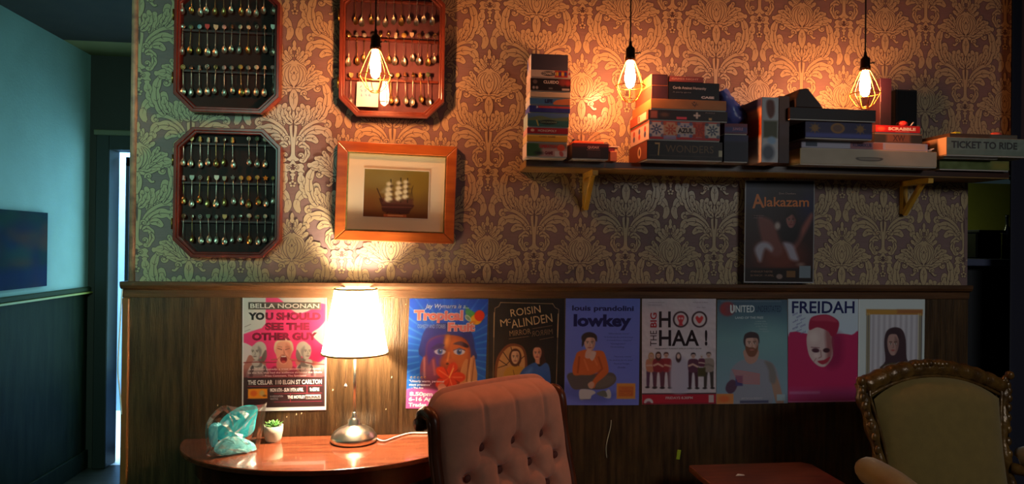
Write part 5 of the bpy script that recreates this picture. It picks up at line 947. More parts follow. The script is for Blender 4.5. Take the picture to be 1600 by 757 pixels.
def poster(pic_, corners, name, label, Y, group='comedy posters on the wood panelling'):
    P4 = [at(x, y, Y) for x, y in corners]; ctr = sum(P4, Vector())/4
    rb_ = random.Random(len(label)); ph = rb_.uniform(0, 6)
    def P(u, v):
        q = P4[0]*(1-u)*(1-v)+P4[1]*u*(1-v)+P4[2]*u*v+P4[3]*(1-u)*v
        return Vector((q.x-ctr.x, -.0012-.0012*math.sin(u*PI)*abs(math.sin(v*3+ph)), q.z-ctr.z))
    mb = MB(); put_pic(mb, pic_, P, (0, -.00025, 0))
    n = len(mb.v); mb.add([P(0, 0), P(1, 0), P(1, 1), P(0, 1)]+[P(0, 0)+Vector((0, .0009, 0)), P(1, 0)+Vector((0, .0009, 0)), P(1, 1)+Vector((0, .0009, 0)), P(0, 1)+Vector((0, .0009, 0))], [(4, 5, 6, 7), (0, 4, 7, 3), (1, 2, 6, 5)], 0, False, (.8, .8, .8))
    o = mb.build(name, PRINT, ink=True, loc=(ctr.x, Y, ctr.z)); tag(o, label, 'poster', group); return o
YP = PY
poster(pB, [(379, 463), (511, 463.5), (509.5, 641), (378, 643.5)], 'poster', 'bright pink poster of a shouting woman between two grey heads, behind the table lamp', YP)
poster(pT, [(640, 467), (763, 467.5), (757, 640), (634, 638.5)], 'poster', 'bright blue poster of a wide-eyed face biting a red flower', YP)
poster(pR, [(763.5, 467), (882, 467), (880, 633.5), (762, 633)], 'poster', 'black poster with tan lettering, a cracked oval mirror and a woman in blue', YP)
poster(pL, [(884, 466), (1000, 467), (998, 633.5), (881.5, 633.5)], 'poster', 'periwinkle blue poster of a seated person in an orange shirt', YP)
poster(pH, [(1003, 467), (1118.5, 467), (1118.5, 631.5), (1003, 632.5)], 'poster', 'pale grey poster with big black HOO HAA letters and a row of performers', YP)
poster(pU, [(1120.5, 469), (1230, 469), (1230.5, 630.5), (1119, 632)], 'poster', 'dim teal poster of a bearded man in a striped grey shirt holding a mug', YP)
poster(pF, [(1231, 466), (1341, 466), (1339, 628), (1231, 629.5)], 'poster', 'pale blue and crimson poster of a white-faced person in a red hat', YP)
poster(pW, [(1341.5, 466), (1445, 467), (1443, 626), (1340, 627)], 'poster', 'white-bordered poster of a long-haired person before a curtain, behind the green armchair', YP)
poster(pA, [(1164, 281), (1273, 281.5), (1271, 443), (1162, 442)], 'poster', 'dark magic show poster with orange letters taped to the wallpaper below the shelf', -.001-.035, 'poster below the shelf')
# painting on the left wall
a = atx(0, 325, XL+.02); c = atx(75, 333, XL+.02); d_ = atx(75, 447, XL+.02)
pp = Pic(170, 120, (26, 40, 66)); rs = random.Random(4)
for q in range(60): pp.ell(rs.uniform(0, 170), rs.uniform(0, 120), rs.uniform(4, 18), rs.uniform(6, 22), rs.choice([(24, 40, 84), (30, 56, 54), (50, 40, 60), (40, 66, 66), (22, 34, 76), (84, 56, 50)]), soft=6, a=.6)
pp.rect(0, 0, 170, 20, (34, 60, 48), soft=10, a=.5); pp.rect(0, 90, 170, 120, (24, 36, 84), soft=8, a=.6)
ya, yb = c.y, c.y-1.15; zt_a, zb_a = c.z, d_.z
mb = MB().box(XL+.001, XL+.0185, yb, ya, zb_a, zt_a, col=lin((40, 56, 90))); put_pic(mb, pp, lambda u, v: (XL+.0195, yb+(ya-yb)*u, zt_a+(zb_a-zt_a)*v), (.0002, 0, 0))
tag(mb.build('canvas_painting', CANVAS, ink=True), 'dark blue abstract canvas on the teal left wall', 'painting')
# ================================================================== table
M_mah = mat('polished_mahogany', (140, 74, 46), .2, spec=.5, col2=(108, 52, 32), nscale=5, stretch=(1, 7, 7), coat=.5)
M_mahd = mat('dark_mahogany', (84, 36, 22), .25, col2=(60, 26, 16), nscale=5, stretch=(2, 2, 1))
ZT = .745; tf = atz(480, 737, ZT); tl = at(286, 686, -.03); tcx = tl.x+.515; TD = -tf.y-.015
tb = empty('console_table', 'half-moon polished mahogany table against the panelling under the lamp', 'table', (tcx, 0, 0))
def half(rx, ry, n=40): return [(rx*math.cos(PI*i/n), -.012-ry*math.sin(PI*i/n)) for i in range(n+1)]
def slab(mb, P, z0, z1, mi=0, inset=0):
    n = len(P); vs = [(x, y, z0) for x, y in P]+[(x, y, z1) for x, y in P]; return mb.add(vs, [tuple(range(n))[::-1], tuple(range(n, 2*n))]+[(i, (i+1) % n, (i+1) % n+n, i+n) for i in range(n)], mi)
RX, RY = .515, TD
mb = MB(); slab(mb, half(RX, RY), ZT-.018, ZT); mb.build('tabletop', M_mah, tb, bevel=.004)
mb = MB(); slab(mb, half(RX-.05, RY-.05), ZT-.095, ZT-.018); mb.build('apron', M_mahd, tb)
for lx, ly in ((-.42, -.05), (.42, -.05), (-.22, -RY+.1), (.22, -RY+.1)):
    MB().lathe([(.0, 0), (.014, 0), (.016, .03), (.013, .06), (.019, .35), (.024, .5), (.018, .54), (.026, .56), (.026, ZT-.095)], (lx, ly, 0), 16).build('leg', M_mahd, tb)
# ---- lamp
M_nick = mat('brushed_nickel', (222, 212, 194), .3, metal=1.0); M_wh = mat('white_plastic', (225, 225, 220), .4)
lb = atz(553, 690, ZT); LY = lb.y
lp = empty('table_lamp', 'table lamp with glowing white fabric shade and brushed nickel base', 'lamp', (lb.x, lb.y, ZT+.0005))
MB().lathe([(0, 0), (.078, 0), (.082, .004), (.082, .018), (.079, .023), (.076, .026), (.070, .036), (.052, .048), (.030, .057), (.022, .064), (.021, .078), (.012, .084), (.0085, .092), (.0085, .105), (0, .106)], n=40).build('base', M_nick, lp)
zs_b = at(553, 552, LY-.0).z-ZT; zs_t = at(553, 452, LY).z-ZT
MB().tube([(0, 0, .10), (0, 0, zs_b+.003)], .0055, 12).build('stem', M_nick, lp)
MB().lathe([(0, zs_b-.0), (.014, zs_b-.0), (.018, zs_b+.008), (.018, zs_b+.04), (0, zs_b+.045)], n=16).build('bulb_holder', M_wh, lp)
r1 = (at(598, 548, LY).x-at(495, 548, LY).x)/2; r0 = (at(585, 458, LY).x-at(520, 458, LY).x)/2
M_shade = bpy.data.materials.new('lit_shade_fabric'); M_shade.use_nodes = True; nt = M_shade.node_tree; nt.nodes.remove(nt.nodes['Principled BSDF'])
dfs = nt.nodes.new('ShaderNodeBsdfDiffuse'); dfs.inputs[0].default_value = (.92, .88, .8, 1); trs = nt.nodes.new('ShaderNodeBsdfTranslucent'); trs.inputs[0].default_value = (.97, .93, .84, 1)
mx = nt.nodes.new('ShaderNodeMixShader'); mx.inputs[0].default_value = .8; nt.links.new(dfs.outputs[0], mx.inputs[1]); nt.links.new(trs.outputs[0], mx.inputs[2]); nt.links.new(mx.outputs[0], nt.nodes['Material Output'].inputs[0])
def shp(u, v):
    a_ = 2*PI*u; r_ = r0+(r1-r0)*(v**1.05); r_ *= 1+.012*math.sin(10*a_)**2; return (r_*math.cos(a_), r_*math.sin(a_), zs_t+(zs_b-zs_t)*v)
mb = MB().grid(shp, 96, 10, closed_u=True); s_ = mb.build('lamp_shade', M_shade, lp)
M_trim = mat('cream_shade_trim', (214, 190, 120), .6)
for r_, z in ((r0, zs_t), (r1, zs_b)):
    MB().tube([(r_*1.006*math.cos(2*PI*i/40), r_*1.006*math.sin(2*PI*i/40), z) for i in range(41)], .0035, 8, caps=False).build('shade_trim', M_trim, s_)
mb = MB(); mb.tube([(-r0, 0, zs_t-.004), (r0, 0, zs_t-.004)], .0015, 6); mb.tube([(0, -r0, zs_t-.004), (0, r0, zs_t-.004)], .0015, 6); mb.build('shade_carrier', M_nick, lp)
pc = at(540, 604, LY-.03); pcx = pc.x-lb.x
mb = MB(); mb.tube([(pcx*.9, -.02, zs_b+.02), (pcx, -.03, zs_b+.03), (pcx, -.03, pc.z-ZT+.008)], .0011, 6); mb.build('pull_chain', M_wh, lp)
MB().lathe([(0, -.006), (.005, -.005), (.006, 0), (.003, .007), (0, .009)], (pcx, -.03, pc.z-ZT), 10).build('pull_knob', M_wh, lp)
cp = [atz(585, 688, ZT+.004), atz(600, 690, ZT+.004), atz(618, 684, ZT+.004), atz(640, 677, ZT+.004), atz(662, 674, ZT+.004), atz(690, 672, ZT+.004)]
cp = [Vector((min(p.x, tcx+RX-.03), min(p.y, -.02), ZT+.0045)) for p in cp]; cp[0] = Vector((lb.x+.078, lb.y, ZT+.008))
cc = [Vector((q[0], q[1], q[2])) for q in crv([tuple(p-lp.location) for p in cp], 5, False)]
MB().tube(cc, .003, 8).build('power_cord', M_wh, lp)
for nm, zz_, up in (('lamp_bulb_light', zs_b+.125, 1),):
    l = bpy.data.lights.new(nm, 'POINT'); l.energy = LAMP_W; l.color = LAMP_C; l.shadow_soft_size = .035; o = bpy.data.objects.new(nm, l); C.objects.link(o); o.location = (lb.x, lb.y, ZT+zz_)
# ---- succulent
pt = atz(427, 690, ZT); pr = empty('potted_succulent', 'small green succulent in a white concrete pot on the table', 'potted plant', (pt.x, pt.y, ZT+.0005))
kk = (2.6+pt.y)/FPX; Rp = 14*kk; Hp = 24*kk
MB().lathe([(0, 0), (Rp*.72, 0), (Rp*.84, Hp*.15), (Rp*.98, Hp*.6), (Rp, Hp), (Rp*.93, Hp), (Rp*.88, Hp*.82), (0, Hp*.8)], n=28).build('pot', mat('white_concrete', (206, 200, 178), .7, noise=.15, nscale=40), pr)
MB().lathe([(0, Hp*.84), (Rp*.88, Hp*.84)][::-1], n=20).build('soil', mat('dark_soil', (40, 30, 24), .9), pr)
gm_ = mat('succulent_green', (96, 150, 74), .4, spec=.5, noise=.25, nscale=60); rs = random.Random(2)
mb = MB()
for lay, (n_, el, L_) in enumerate(((9, 20, 1.15), (8, 42, .95), (6, 62, .75), (3, 80, .5))):
    for q in range(n_):
        a_ = 2*PI*q/n_+lay*.4; L = Rp*L_*rs.uniform(.9, 1.1); e = math.radians(el+rs.uniform(-6, 6)); wv = Rp*.26
        M_ = Matrix.Translation((0, 0, Hp*.86)) @ Matrix.Rotation(a_, 4, 'Z') @ Matrix.Rotation(-e, 4, 'Y')
        def lf(u, v):
            x = L*v; ww = wv*math.sin(PI*min(1, v**.8*.93+.06))+.0003; t_ = 2*PI*u
            return tuple(M_ @ Vector((x, ww*math.cos(t_), ww*.4*math.sin(t_)+.12*L*v*v)))
        mb.grid(lf, 8, 7, closed_u=True)
mb.build('leaves', gm_, pr)
# ---- bag of masks
M_bag = glass('clear_bag_plastic', (.94, .97, .98), .075, .16); M_cy = mat('cyan_mask_fabric', (62, 224, 238), .6, spec=.3, noise=.1, nscale=40); M_cy2 = mat('pale_cyan_mask_fabric', (140, 240, 244), .6)
c0 = atz(362, 712, ZT); BY = c0.y+.01
def bz(px, py, y): return at(px, py, y)
# bag outline in the photo, leaning slightly back
OB = [(322, 668), (346, 640), (372, 642), (412, 637), (416, 640), (404, 712), (395, 719), (328, 719), (323, 706)]
OB2 = crv(OB, 3); nb = len(OB2); cxp, cyp = 366, 682
rs = random.Random(9); rng = [[rs.uniform(-1, 1) for _ in range(nb)] for _ in range(9)]
zb_ = at(360, 719.5, BY-.03).z; dz_ = ZT+.001-zb_
def bagpt(i, r, side):
    px, py = cxp+(OB2[i % nb][0]-cxp)*r, cyp+(OB2[i % nb][1]-cyp)*r
    lean = (719-py)/80*.03+(px-366)*.0011; th = .030*math.sqrt(max(0, 1-r**2.2))+.006*rng[int(r*8)][i % nb]*(1 if 0 < r < .98 else 0)
    low = max(0, (py-690)/30); th *= 1+.3*low
    p = at(px, py, BY+lean-side*th) ; return Vector((p.x, BY+lean-side*th, max(p.z+dz_, ZT+.0012)))
mb = MB()
for side in (1, -1): mb.grid(lambda u, v, s=side: bagpt(int(round(u*nb)) % nb, 1-v*.999, s), nb, 7, closed_u=True, smooth=False)
bg_ = mb.build('plastic_bag', M_bag); tag(bg_, 'clear plastic bag of cyan masks standing on the left end of the table', 'bag')
def pleat(name, label, O, yoff, th, m, sag=0, sd=1):
    O2 = crv(O, 3); n = len(O2); cx_ = sum(p[0] for p in O2)/n; cy_ = sum(p[1] for p in O2)/n; mb = MB()
    def q(u, v, s):
        i = int(round(u*n)) % n; r = 1-v*.999; px, py = cx_+(O2[i][0]-cx_)*r, cy_+(O2[i][1]-cy_)*r; lean = (719-py)/80*.03+(px-366)*.0011
        fold = .0022*math.sin(((px+py*.8)*.42)*sd)*(1 if r < .95 else 0); y = BY+lean+yoff-s*th*math.sqrt(max(0, 1-r*r))-(fold if s > 0 else 0); p = at(px, py, y); return (p.x, y, max(p.z+dz_, ZT+.004))
    for s in (1, -1): mb.grid(lambda u, v, s=s: q(u, v, s), n, 9, closed_u=True, smooth=False)
    return tag(mb.build(name, m), label, 'face mask', 'folded masks in the clear bag')
pleat('face_mask', 'folded cyan mask, the large upper one in the clear bag', [(338, 692), (344, 664), (362, 648), (382, 639), (402, 641), (400, 662), (396, 680), (382, 690), (368, 692)], .004, .008, M_cy)
pleat('face_mask', 'folded pale cyan mask at the bottom front of the clear bag', [(334, 708), (346, 692), (372, 688), (396, 698), (400, 711), (382, 717), (346, 717)], -.012, .007, M_cy2, sd=-1)
pleat('face_mask', 'folded cyan mask at the left side of the clear bag', [(326, 674), (338, 666), (341, 684), (338, 704), (328, 700)], .004, .006, mat('deep_cyan_mask', (90, 190, 206), .6))
# ================================================================== loose bits on the panelling
p0 = [at(x, y, YP-.004) for x, y in ((955, 657), (954, 668), (950, 684), (947, 700), (948, 716))]
MB().tube([Vector((q[0], q[1], q[2])) for q in crv([tuple(p) for p in p0], 4, False)], .0016, 6).build('wire', mat('grey_white_wire', (190, 190, 170), .5)) and tag(bpy.data.objects['wire'], 'thin pale wire dangling on the panelling right of the pink chair', 'wire')
p0 = at(1060, 711, YP-.001); mb = MB().box(-.0075, .0075, -.003, 0, -.019, .019, b=.002); tag(mb.build('sticker', mat('yellow_green_sticker', (170, 190, 40), .5), loc=p0, rot=(0, .15, 0)), 'small yellow-green tag on the dark panelling above the side table', 'tag')
pts = [at(x, y, -.02) for x, y in ((191, 452), (188, 500), (184, 575), (187, 610), (190, 648))]
tag(MB().tube([Vector((q[0], q[1]+.0, q[2])) for q in crv([tuple(p) for p in pts], 4, False)], .0028, 8).build('cable', mat('white_cable', (225, 228, 230), .4)), 'white cable hanging down the end of the panelled wall', 'cable')
# staples / chips in the panelling
M_chip = mat('bare_chip', (206, 186, 140), .7); rs = random.Random(6)
# ================================================================== pink tufted chair
def smooth_box(mb, x0, x1, y0, y1, z0, z1, r, mi=0, n=6, M=None, puff=0):
    """rounded cushion"""
    cx, cy, cz = (x0+x1)/2, (y0+y1)/2, (z0+z1)/2; hx, hy, hz = (x1-x0)/2, (y1-y0)/2, (z1-z0)/2
    def P(u, v):
        th = 2*PI*u; ph = PI*(v-.5); e = .35
        f = lambda c, ee: math.copysign(abs(c)**ee, c)
        x = hx*f(math.cos(th), e)*f(math.cos(ph), e*.8); y = hy*f(math.sin(th), e)*f(math.cos(ph), e*.8); z = hz*f(math.sin(ph), .55)
        z += puff*(1-(x/hx)**2)*(1-(y/hy)**2)*(1 if z > 0 else 0)
        p = Vector((cx+x, cy+y, cz+z)); return tuple(M @ p) if M is not None else tuple(p)
    mb.grid(P, 40, 20, mi, closed_u=True); return mb
M_velv = mat('dusty_pink_velvet', (242, 166, 136), .8, spec=.2, sheen=.3, noise=.1, nscale=25, bump=.05, bscale=200)
M_waln = mat('carved_brown_wood', (120, 62, 34), .32, spec=.5, col2=(90, 44, 24), nscale=8, stretch=(3, 3, 1))
M_btn = mat('velvet_button', (120, 66, 56), .8)
TL = at(676, 640, -.76); TR = at(864, 618, -.50)
ang = math.atan2(TR.y-TL.y, TR.x-TL.x); Wc = (TR-TL).length
ctrx, ctry = (TL.x+TR.x)/2, (TL.y+TR.y)/2
lean = math.radians(13)
ZTOP = at(770, 603, (TL.y+TR.y)/2-.02).z
ch = empty('tufted_chair', 'dusty pink button-tufted high-backed chair with carved brown frame', 'chair', (ctrx, ctry, 0), ang)
# local: x along the back, -y to the front; origin below the top of the back. backrest bottom comes forward
HB = .66; SEAT = .43
def bl(x, z):             # back surface line at height z (local y)
    return -(ZTOP-z)*math.tan(lean)
BT = []
rows_ = [(-.175, (-.10, .005, .11)), (-.255, (-.155, -.05, .055, .155)), (-.335, (-.10, .005, .11)), (-.415, (-.155, -.05, .055, .155)), (-.495, (-.10, .005, .11)), (-.57, (-.155, -.05, .055, .155))]
rows_ = [(dz*.86, xs) for dz, xs in rows_]
for dz, xs in rows_:
    for x in xs: BT.append((x*Wc/.43, dz))
hw = Wc/2
def backP(u, v):
    # u across, v from the top roll down the front
    x = (u*2-1); taper = 1.0
    s = v*(HB)                              # length down the front
    dz = -s
    xx = x*hw
    ex = 1-abs(x)**4
    th = .075*(ex**.5 if ex > 0 else 0)+.012
    rt = .035
    roll = 0
    if s < .07: q = s/.07; zz = -rt*(1-math.sin(q*PI/2))*1.0; yy = -th*q**.5*0-th*math.sin(q*PI/2)*.9
    else: zz = -(s-.07)*1.0; yy = -th*(.9+.1*math.exp(-((s-.07)/.05)))
    zz2 = zz if s >= .07 else zz
    z_ = -s
    q_ = min(1, max(0, abs(x)-.74)/.26); top_drop = .012*abs(x)**3+.05*(1-math.sqrt(1-q_*q_*.98))
    yb = -th*math.sin(min(1, s/.09)*PI/2)
    zf = -max(0, s-.045)-.0 if s > .045 else 0
    zf = -(s-.045) if s > .045 else -.045*(1-math.sin(s/.045*PI/2))*.0
    a__ = min(1, s/.09)*PI/2; zlocal = -.042*(1-math.cos(a__))*1.0-max(0, s-.09)*.98-top_drop
    for bx, bz in BT:
        d2 = ((xx-bx)**2+(zlocal-bz)**2); yb += .030*math.exp(-d2/(2*.014**2))+.014*math.exp(-d2/(2*.034**2))
    # diamond creases
    for bx, bz in BT:
        for cx_, cz_ in BT:
            if abs(bx-cx_) < .075 and 0 < bz-cz_ < .09:
                ex_, ez = cx_-bx, cz_-bz; L = ex_*ex_+ez*ez; t = max(0, min(1, ((xx-bx)*ex_+(zlocal-bz)*ez)/L)); d = (xx-bx-t*ex_)**2+(zlocal-bz-t*ez)**2; yb += .0075*math.exp(-d/(2*.005**2))
    # vertical pleats over the top roll
    for bx in (-.10*Wc/.43, .005*Wc/.43, .11*Wc/.43):
        if zlocal > rows_[0][0]: d = (xx-bx)**2; yb += .006*math.exp(-d/(2*.004**2))*min(1, max(0, -zlocal-.0)/.03+.35)
    z = ZTOP+zlocal
    return (xx, bl(xx, z)+yb+.02, z)
mb = MB().grid(backP, 100, 130)
def backR(u, v):
    p = backP(u, v); return (p[0]*.995, bl(p[0], p[2])+.045, p[2]-.002)
mb.grid(lambda u, v: backR(1-u, v), 20, 20)
# closing strips: top and sides
def strip(u, v):
    t = u*3
    if t < 1: a_, b_ = (0, 1-t), None; P1 = backP(0, 1-t)
    elif t < 2: P1 = backP(t-1, 0)
    else: P1 = backP(1, t-2)
    P2_ = (P1[0]*.995, bl(P1[0], P1[2])+.045, P1[2]-.002); q = v; bul = math.sin(PI*q)*.012
    x_ = P1[0]*(1-q)+P2_[0]*q; return (x_+(bul if t >= 2 else -bul if t < 1 else 0), P1[1]*(1-q)+P2_[1]*q, P1[2]*(1-q)+P2_[2]*q+(bul if 1 <= t < 2 else 0))
mb.grid(strip, 120, 8)
br = mb.build('backrest', M_velv, ch)
for bx, bz in BT:
    z = ZTOP+bz; y = bl(bx, z)+.02-.087+.044; MB().lathe([(0, -.004), (.0095, -.003), (.011, .001), (.008, .005), (0, .006)], (bx, y, z), 14, M=Matrix.Rotation(PI/2, 3, 'X')).build('button', M_btn, br)
for s_ in (-1, 1):
    x = s_*(hw+.012); mb = MB(); zt0 = ZTOP-.07
    pts = [(x, bl(0, zt0)+.050, zt0-.006), (x, bl(0, zt0)+.044, zt0+.012), (x, bl(0, zt0)+.020, zt0+.020), (x, bl(0, zt0)-.004, zt0+.006), (x, bl(0, zt0)-.012, zt0-.03), (x, bl(0, zt0-.1)+.004, zt0-.1), (x, bl(0, zt0-.3), zt0-.3), (x, bl(0, .46)-.0, .46), (x, bl(0, .40), .38)]
    cc = [Vector((q[0], q[1], q[2])) for q in crv(pts, 6, False)]
    mb.tube(cc, [.016+.004*math.sin(min(1, i/20)*PI) for i in range(len(cc))], 12)
    mb.tube([c_+Vector((s_*.014, 0, 0)) for c_ in cc[6:]], .006, 8)
    mb.lathe([(0, -.02), (.017, -.018), (.019, 0), (.017, .018), (0, .02)], (x, bl(0, zt0)+.047, zt0-.012), 16, M=Matrix.Rotation(PI/2, 3, 'Y'))
    mb.build('side_frame', M_waln, ch)
yb_ = bl(0, SEAT)
mb = MB(); smooth_box(mb, -hw-.03, hw+.03, yb_-.52, yb_-.03, SEAT-.09, SEAT+.02, .05, puff=.03); mb.build('seat', M_velv, ch)
mb = MB().box(-hw-.02, hw+.02, yb_-.5, yb_-.02, SEAT-.14, SEAT-.085, b=.008); mb.build('seat_rail', M_waln, ch)
for sx in (-1, 1):
    MB().tube([(sx*(hw-.005), yb_-.46, SEAT-.1), (sx*(hw+.01), yb_-.49, SEAT-.2), (sx*(hw-.005), yb_-.47, .1), (sx*(hw+.005), yb_-.49, .0)], [.024, .026, .014, .017], 12).build('leg', M_waln, ch)
    MB().tube([(sx*(hw-.005), yb_-.05, SEAT-.1), (sx*(hw-.005), yb_-.02, .2), (sx*(hw-.005), yb_+.05, .0)], [.022, .018, .015], 12).build('leg', M_waln, ch)
# ================================================================== green armchair
M_olive = mat('olive_gold_velvet', (118, 96, 46), .75, spec=.2, sheen=.4, noise=.12, nscale=30, bump=.05, bscale=220)
M_carv = mat('gilded_carved_wood', (112, 80, 34), .3, spec=.6, metal=.25, col2=(74, 50, 22), nscale=20, bump=.4, bscale=45)
AY = -.42
aL = at(1334, 600, AY); aR = at(1568, 600, AY); hw = (aR.x-aL.x)/2; acx = (aL.x+aR.x)/2
ac = empty('carved_armchair', 'olive velvet armchair with a carved gilded wooden frame at the right', 'armchair', (acx, AY, 0), math.radians(6))
zc_ = at(1440, 562, AY).z; zsh = at(1334, 592, AY).z
lean2 = math.radians(10)
def by(z): return -(zc_-z)*math.tan(lean2)
def tz(x): return zsh-.008+(zc_-zsh)*(1-(abs(x+.02)/hw)**2.0)         # top of the frame
def panel(u, v):
    x = (u*2-1)*(hw-.028); zt_ = tz(x)-.05-.02*abs(u*2-1)**4; z = zt_+(.46-zt_)*v; w_ = 1-.08*math.sin(v*PI)
    e = (1-abs(u*2-1)**3)*(1-abs(v*2-1)**6); return (x*w_, by(z)-.012-.045*e**.6, z)
mb = MB().grid(panel, 40, 40); mb.grid(lambda u, v: (panel(1-u, v)[0], by(panel(1-u, v)[2])+.025, panel(1-u, v)[2]), 20, 20); mb.build('back_cushion', M_olive, ac)
# frame: top rail, side stiles with carving
fp = []
for i in range(41):
    x = (i/40*2-1)*hw; fp.append((x, by(tz(x)), tz(x)-.02))
mb = MB(); mb.tube(fp, [.025+.006*abs(math.sin(i*.9)) for i in range(41)], 12)
mb.tube([(p[0]*.94, p[1]-.016, p[2]-.026) for p in fp], [.006]*41, 8)
for i in range(3, 39, 2):      # leaf carving along the crest
    x, y, z = fp[i]; M_ = Matrix.Translation((x, y-.016, z)) @ Matrix.Rotation((-.6 if x > 0 else .6)+math.sin(i)*.3, 4, 'Y')
    mb.grid(lambda u, v: tuple(M_ @ Vector((.017*math.cos(2*PI*u)*math.sin(PI*v), -.011*math.sin(2*PI*u)*math.sin(PI*v), .010*math.cos(PI*v)))), 10, 7, closed_u=True)
for s_ in (-1, 1):
    for i in range(5): mb.grid(lambda u, v, i=i: (s_*.016*(i)-.02+.013*math.cos(2*PI*u)*math.sin(PI*v), by(zc_)-.02-.012*math.sin(2*PI*u)*math.sin(PI*v), zc_-.012-abs(i)*.001+.013*math.cos(PI*v)), 10, 7, closed_u=True)
mb.build('crest_rail', M_carv, ac)
for s_ in (-1, 1):
    pts = [(s_*(hw-.0), by(zsh), zsh-.012), (s_*(hw+.008), by(zsh-.05), zsh-.05), (s_*(hw-.012), by(zsh-.14), zsh-.14), (s_*(hw-.03), by(zsh-.26), zsh-.26), (s_*(hw-.015), by(.62), .62), (s_*(hw-.01), by(.4), .4)]
    cc = [Vector(tuple(q)) for q in crv(pts, 6, False)]; mb = MB().tube(cc, [.019+.004*math.sin(i*1.1) for i in range(len(cc))], 12)
    mb.tube([c_+Vector((-s_*.022, -.012, 0)) for c_ in cc], .0055, 8)
    for i in range(0, 20, 2):
        c_ = cc[i]; mb.grid(lambda u, v, c_=c_: (c_.x+s_*.008+.012*math.cos(2*PI*u)*math.sin(PI*v), c_.y-.014-.01*math.sin(2*PI*u)*math.sin(PI*v), c_.z+.016*math.cos(PI*v)), 10, 7, closed_u=True)
    mb.lathe([(0, -.016), (.011, -.012), (.015, 0), (.011, .012), (0, .016)], (s_*(hw+.022), by(zsh)-.02, zsh+.004), 14)
    mb.build('carved_stile', M_carv, ac)
# arms
za = .70
for s_ in (-1, 1):
    xo = s_*(hw+.035)
    pts = [(s_*(hw-.02), by(za)-.01, za+.01), (xo, -.16, za+.005), (xo+s_*.03, -.34, za-.02), (xo+s_*.035, -.50, za-.05), (xo+s_*.03, -.56, za-.10)]
    MB().tube([Vector(tuple(q)) for q in crv(pts, 6, False)], .020, 12).build('arm_frame', M_carv, ac)
    pts = [(xo*.99, -.085, za+.035), (xo, -.10, za+.04), (xo+s_*.012, -.2, za+.038), (xo+s_*.025, -.33, za+.015), (xo+s_*.03, -.45, za-.01), (xo+s_*.03, -.47, za-.02)]
    cc = [Vector(tuple(q)) for q in crv(pts, 6, False)]; n_ = len(cc)
    MB().tube(cc, [.045*min(1, .35+(i/3)**.6*.65, .35+((n_-1-i)/3)**.6*.65) for i in range(n_)], 16).build('arm_pad', M_olive, ac)
    MB().tube([(xo+s_*.03, -.50, za-.07), (xo+s_*.02, -.46, .58), (xo, -.50, .40)], [.018, .022, .02], 10).build('arm_support', M_carv, ac)
mb = MB(); smooth_box(mb, -hw+.0, hw-.0, -.60, by(.45)-.03, .36, .47, .05, puff=.03); mb.build('seat', M_olive, ac)
mb = MB().box(-hw-.01, hw+.01, -.59, by(.4), .29, .362, b=.01); mb.build('seat_rail', M_carv, ac)
for sx in (-1, 1):
    MB().tube([(sx*(hw-.02), -.55, .3), (sx*(hw+.015), -.58, .2), (sx*(hw-.02), -.56, .06), (sx*(hw), -.585, 0)], [.03, .028, .015, .02], 12).build('leg', M_carv, ac)
    MB().tube([(sx*(hw-.03), by(.3)-.03, .3), (sx*(hw-.03), by(.0)+.02, 0)], [.022, .018], 12).build('leg', M_carv, ac)
# ================================================================== side table between the chairs
ZS2 = .655
q0, q1, q2, q3 = atz(1076, 727, ZS2), atz(1272, 732, ZS2), atz(1330, 760, ZS2), atz(1082, 757, ZS2)
by0 = min(q0.y, -.04); x0, x1 = q0.x, at(1262, 740, by0).x
st = empty('side_table', 'low reddish-brown wooden side table between the pink chair and green armchair', 'table', ((x0+x1)/2, by0-.2, 0)); hwt = (x1-x0)/2
M_st = mat('reddish_brown_tabletop', (122, 62, 38), .4, col2=(98, 48, 28), nscale=7, stretch=(1, 5, 5))
mb = MB(); O = [(-hwt, .2), (hwt-.03, .2), (hwt, .17), (hwt+.0, -.17), (hwt-.03, -.2), (-hwt, -.2)]; slab(mb, [(x, y) for x, y in O][::-1], ZS2-.025, ZS2); mb.build('tabletop', M_st, st, bevel=.004)
mb = MB().box(-hwt+.03, hwt-.04, -.16, .16, ZS2-.1, ZS2-.026); mb.build('apron', M_mahd, st)
for sx, sy in ((-1, -1), (-1, 1), (1, -1), (1, 1)): MB().tube([(sx*(hwt-.06), sy*.15, ZS2-.026), (sx*(hwt-.06), sy*.15, 0)], [.02, .013], 10).build('leg', M_mahd, st)
p = atz(1156, 744, ZS2); mb = MB(); mb.add([(-.018, -.004, .0), (-.005, .006, .004), (.016, .004, .0015), (.017, -.004, .001), (.0, -.008, .003)], [(0, 1, 4), (1, 2, 3, 4)]); mb.add([(-.018, -.004, -.0), (-.005, .006, .002), (.016, .004, .0005), (.017, -.004, .0), (.0, -.008, .001)], [(0, 4, 1), (1, 4, 3, 2)])
tag(mb.build('paper_scrap', mat('white_paper', (225, 220, 210), .7), loc=(p.x, p.y, ZS2+.0012)), 'small torn white paper scrap on the low side table', 'paper scrap')
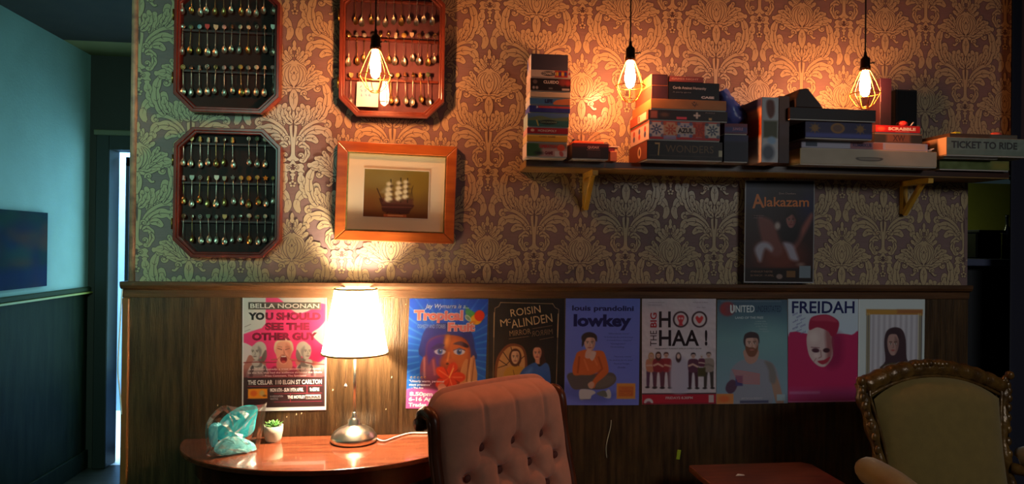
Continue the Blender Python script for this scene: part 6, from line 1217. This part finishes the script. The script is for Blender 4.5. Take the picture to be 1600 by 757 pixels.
# ================================================================== right-hand alcove and curtain
aw = WX1+.012
mb = MB().box(WX1+.01, 4.1, .06, .6, at(1540, 405, .1).z-.03, at(1540, 405, .1).z); ct_z = at(1540, 405, .1).z
cn = tag(mb.build('counter', mat('blue_grey_counter', (74, 80, 104), .35), bevel=.004), 'dark blue-grey counter ledge in the alcove at the right edge', 'counter')
mb = MB().box(WX1+.01, 4.1, .12, .6, 0.001, ct_z-.031); mb.build('counter_front', mat('dark_counter_front', (34, 36, 40), .5), cn)
x0, x1 = at(1526, 385, .2).x, at(1566, 385, .2).x; hm = at(1540, 364, .2).z-ct_z
cm = empty('coffee_machine', 'dark boxy machine on the alcove counter at the right edge', 'machine', ((x0+x1)/2, .2, ct_z)); wm = (x1-x0)/2
MB().box(-wm, wm, 0, .2, 0.0, hm, b=.006).build('body', mat('dark_steel', (44, 46, 62), .3, metal=.6), cm); MB().box(-wm-.004, wm+.004, -.02, .2, hm+.0, hm+.012, b=.003).build('top_tray', mat('steel_tray', (60, 62, 84), .3, metal=.7), cm)
for i, (px, hh, rr) in enumerate(((1573, .2, .02), (1590, .24, .022), (1608, .21, .022))):
    p = at(px, 400, .22); mb = MB().lathe([(0, 0), (rr, 0), (rr, hh*.55), (rr*.9, hh*.63), (rr*.35, hh*.75), (rr*.35, hh*.95), (rr*.42, hh*.955), (rr*.42, hh), (0, hh)], (0, 0, 0), 16)
    tag(mb.build('bottle', mat('dark_blue_glass_bottle', (34, 40, 70), .12, spec=.7), loc=(p.x, .22, ct_z)), ('left', 'middle', 'right')[i]+' one of the three dark bottles on the alcove counter', 'bottle', 'bottles on the alcove counter')
def cur(u, v): x = at(1560, 200, -.3).x*0+cx0+(cx1-cx0)*u; return (x, -.055+.022*math.sin(u*38)+.006*math.sin(u*90), 2.6*(1-v)+.02*v)
cx0, cx1 = at(1578, 300, -.05).x, 3.6
mb = MB().grid(cur, 160, 4); mb.grid(lambda u, v: (cur(1-u, v)[0], cur(1-u, v)[1]+.004, cur(1-u, v)[2]), 160, 4)
tag(mb.build('curtain', mat('navy_curtain', (26, 26, 44), .9, sheen=.1)), 'near-black navy curtain hanging at the right edge beyond the shelf', 'curtain')
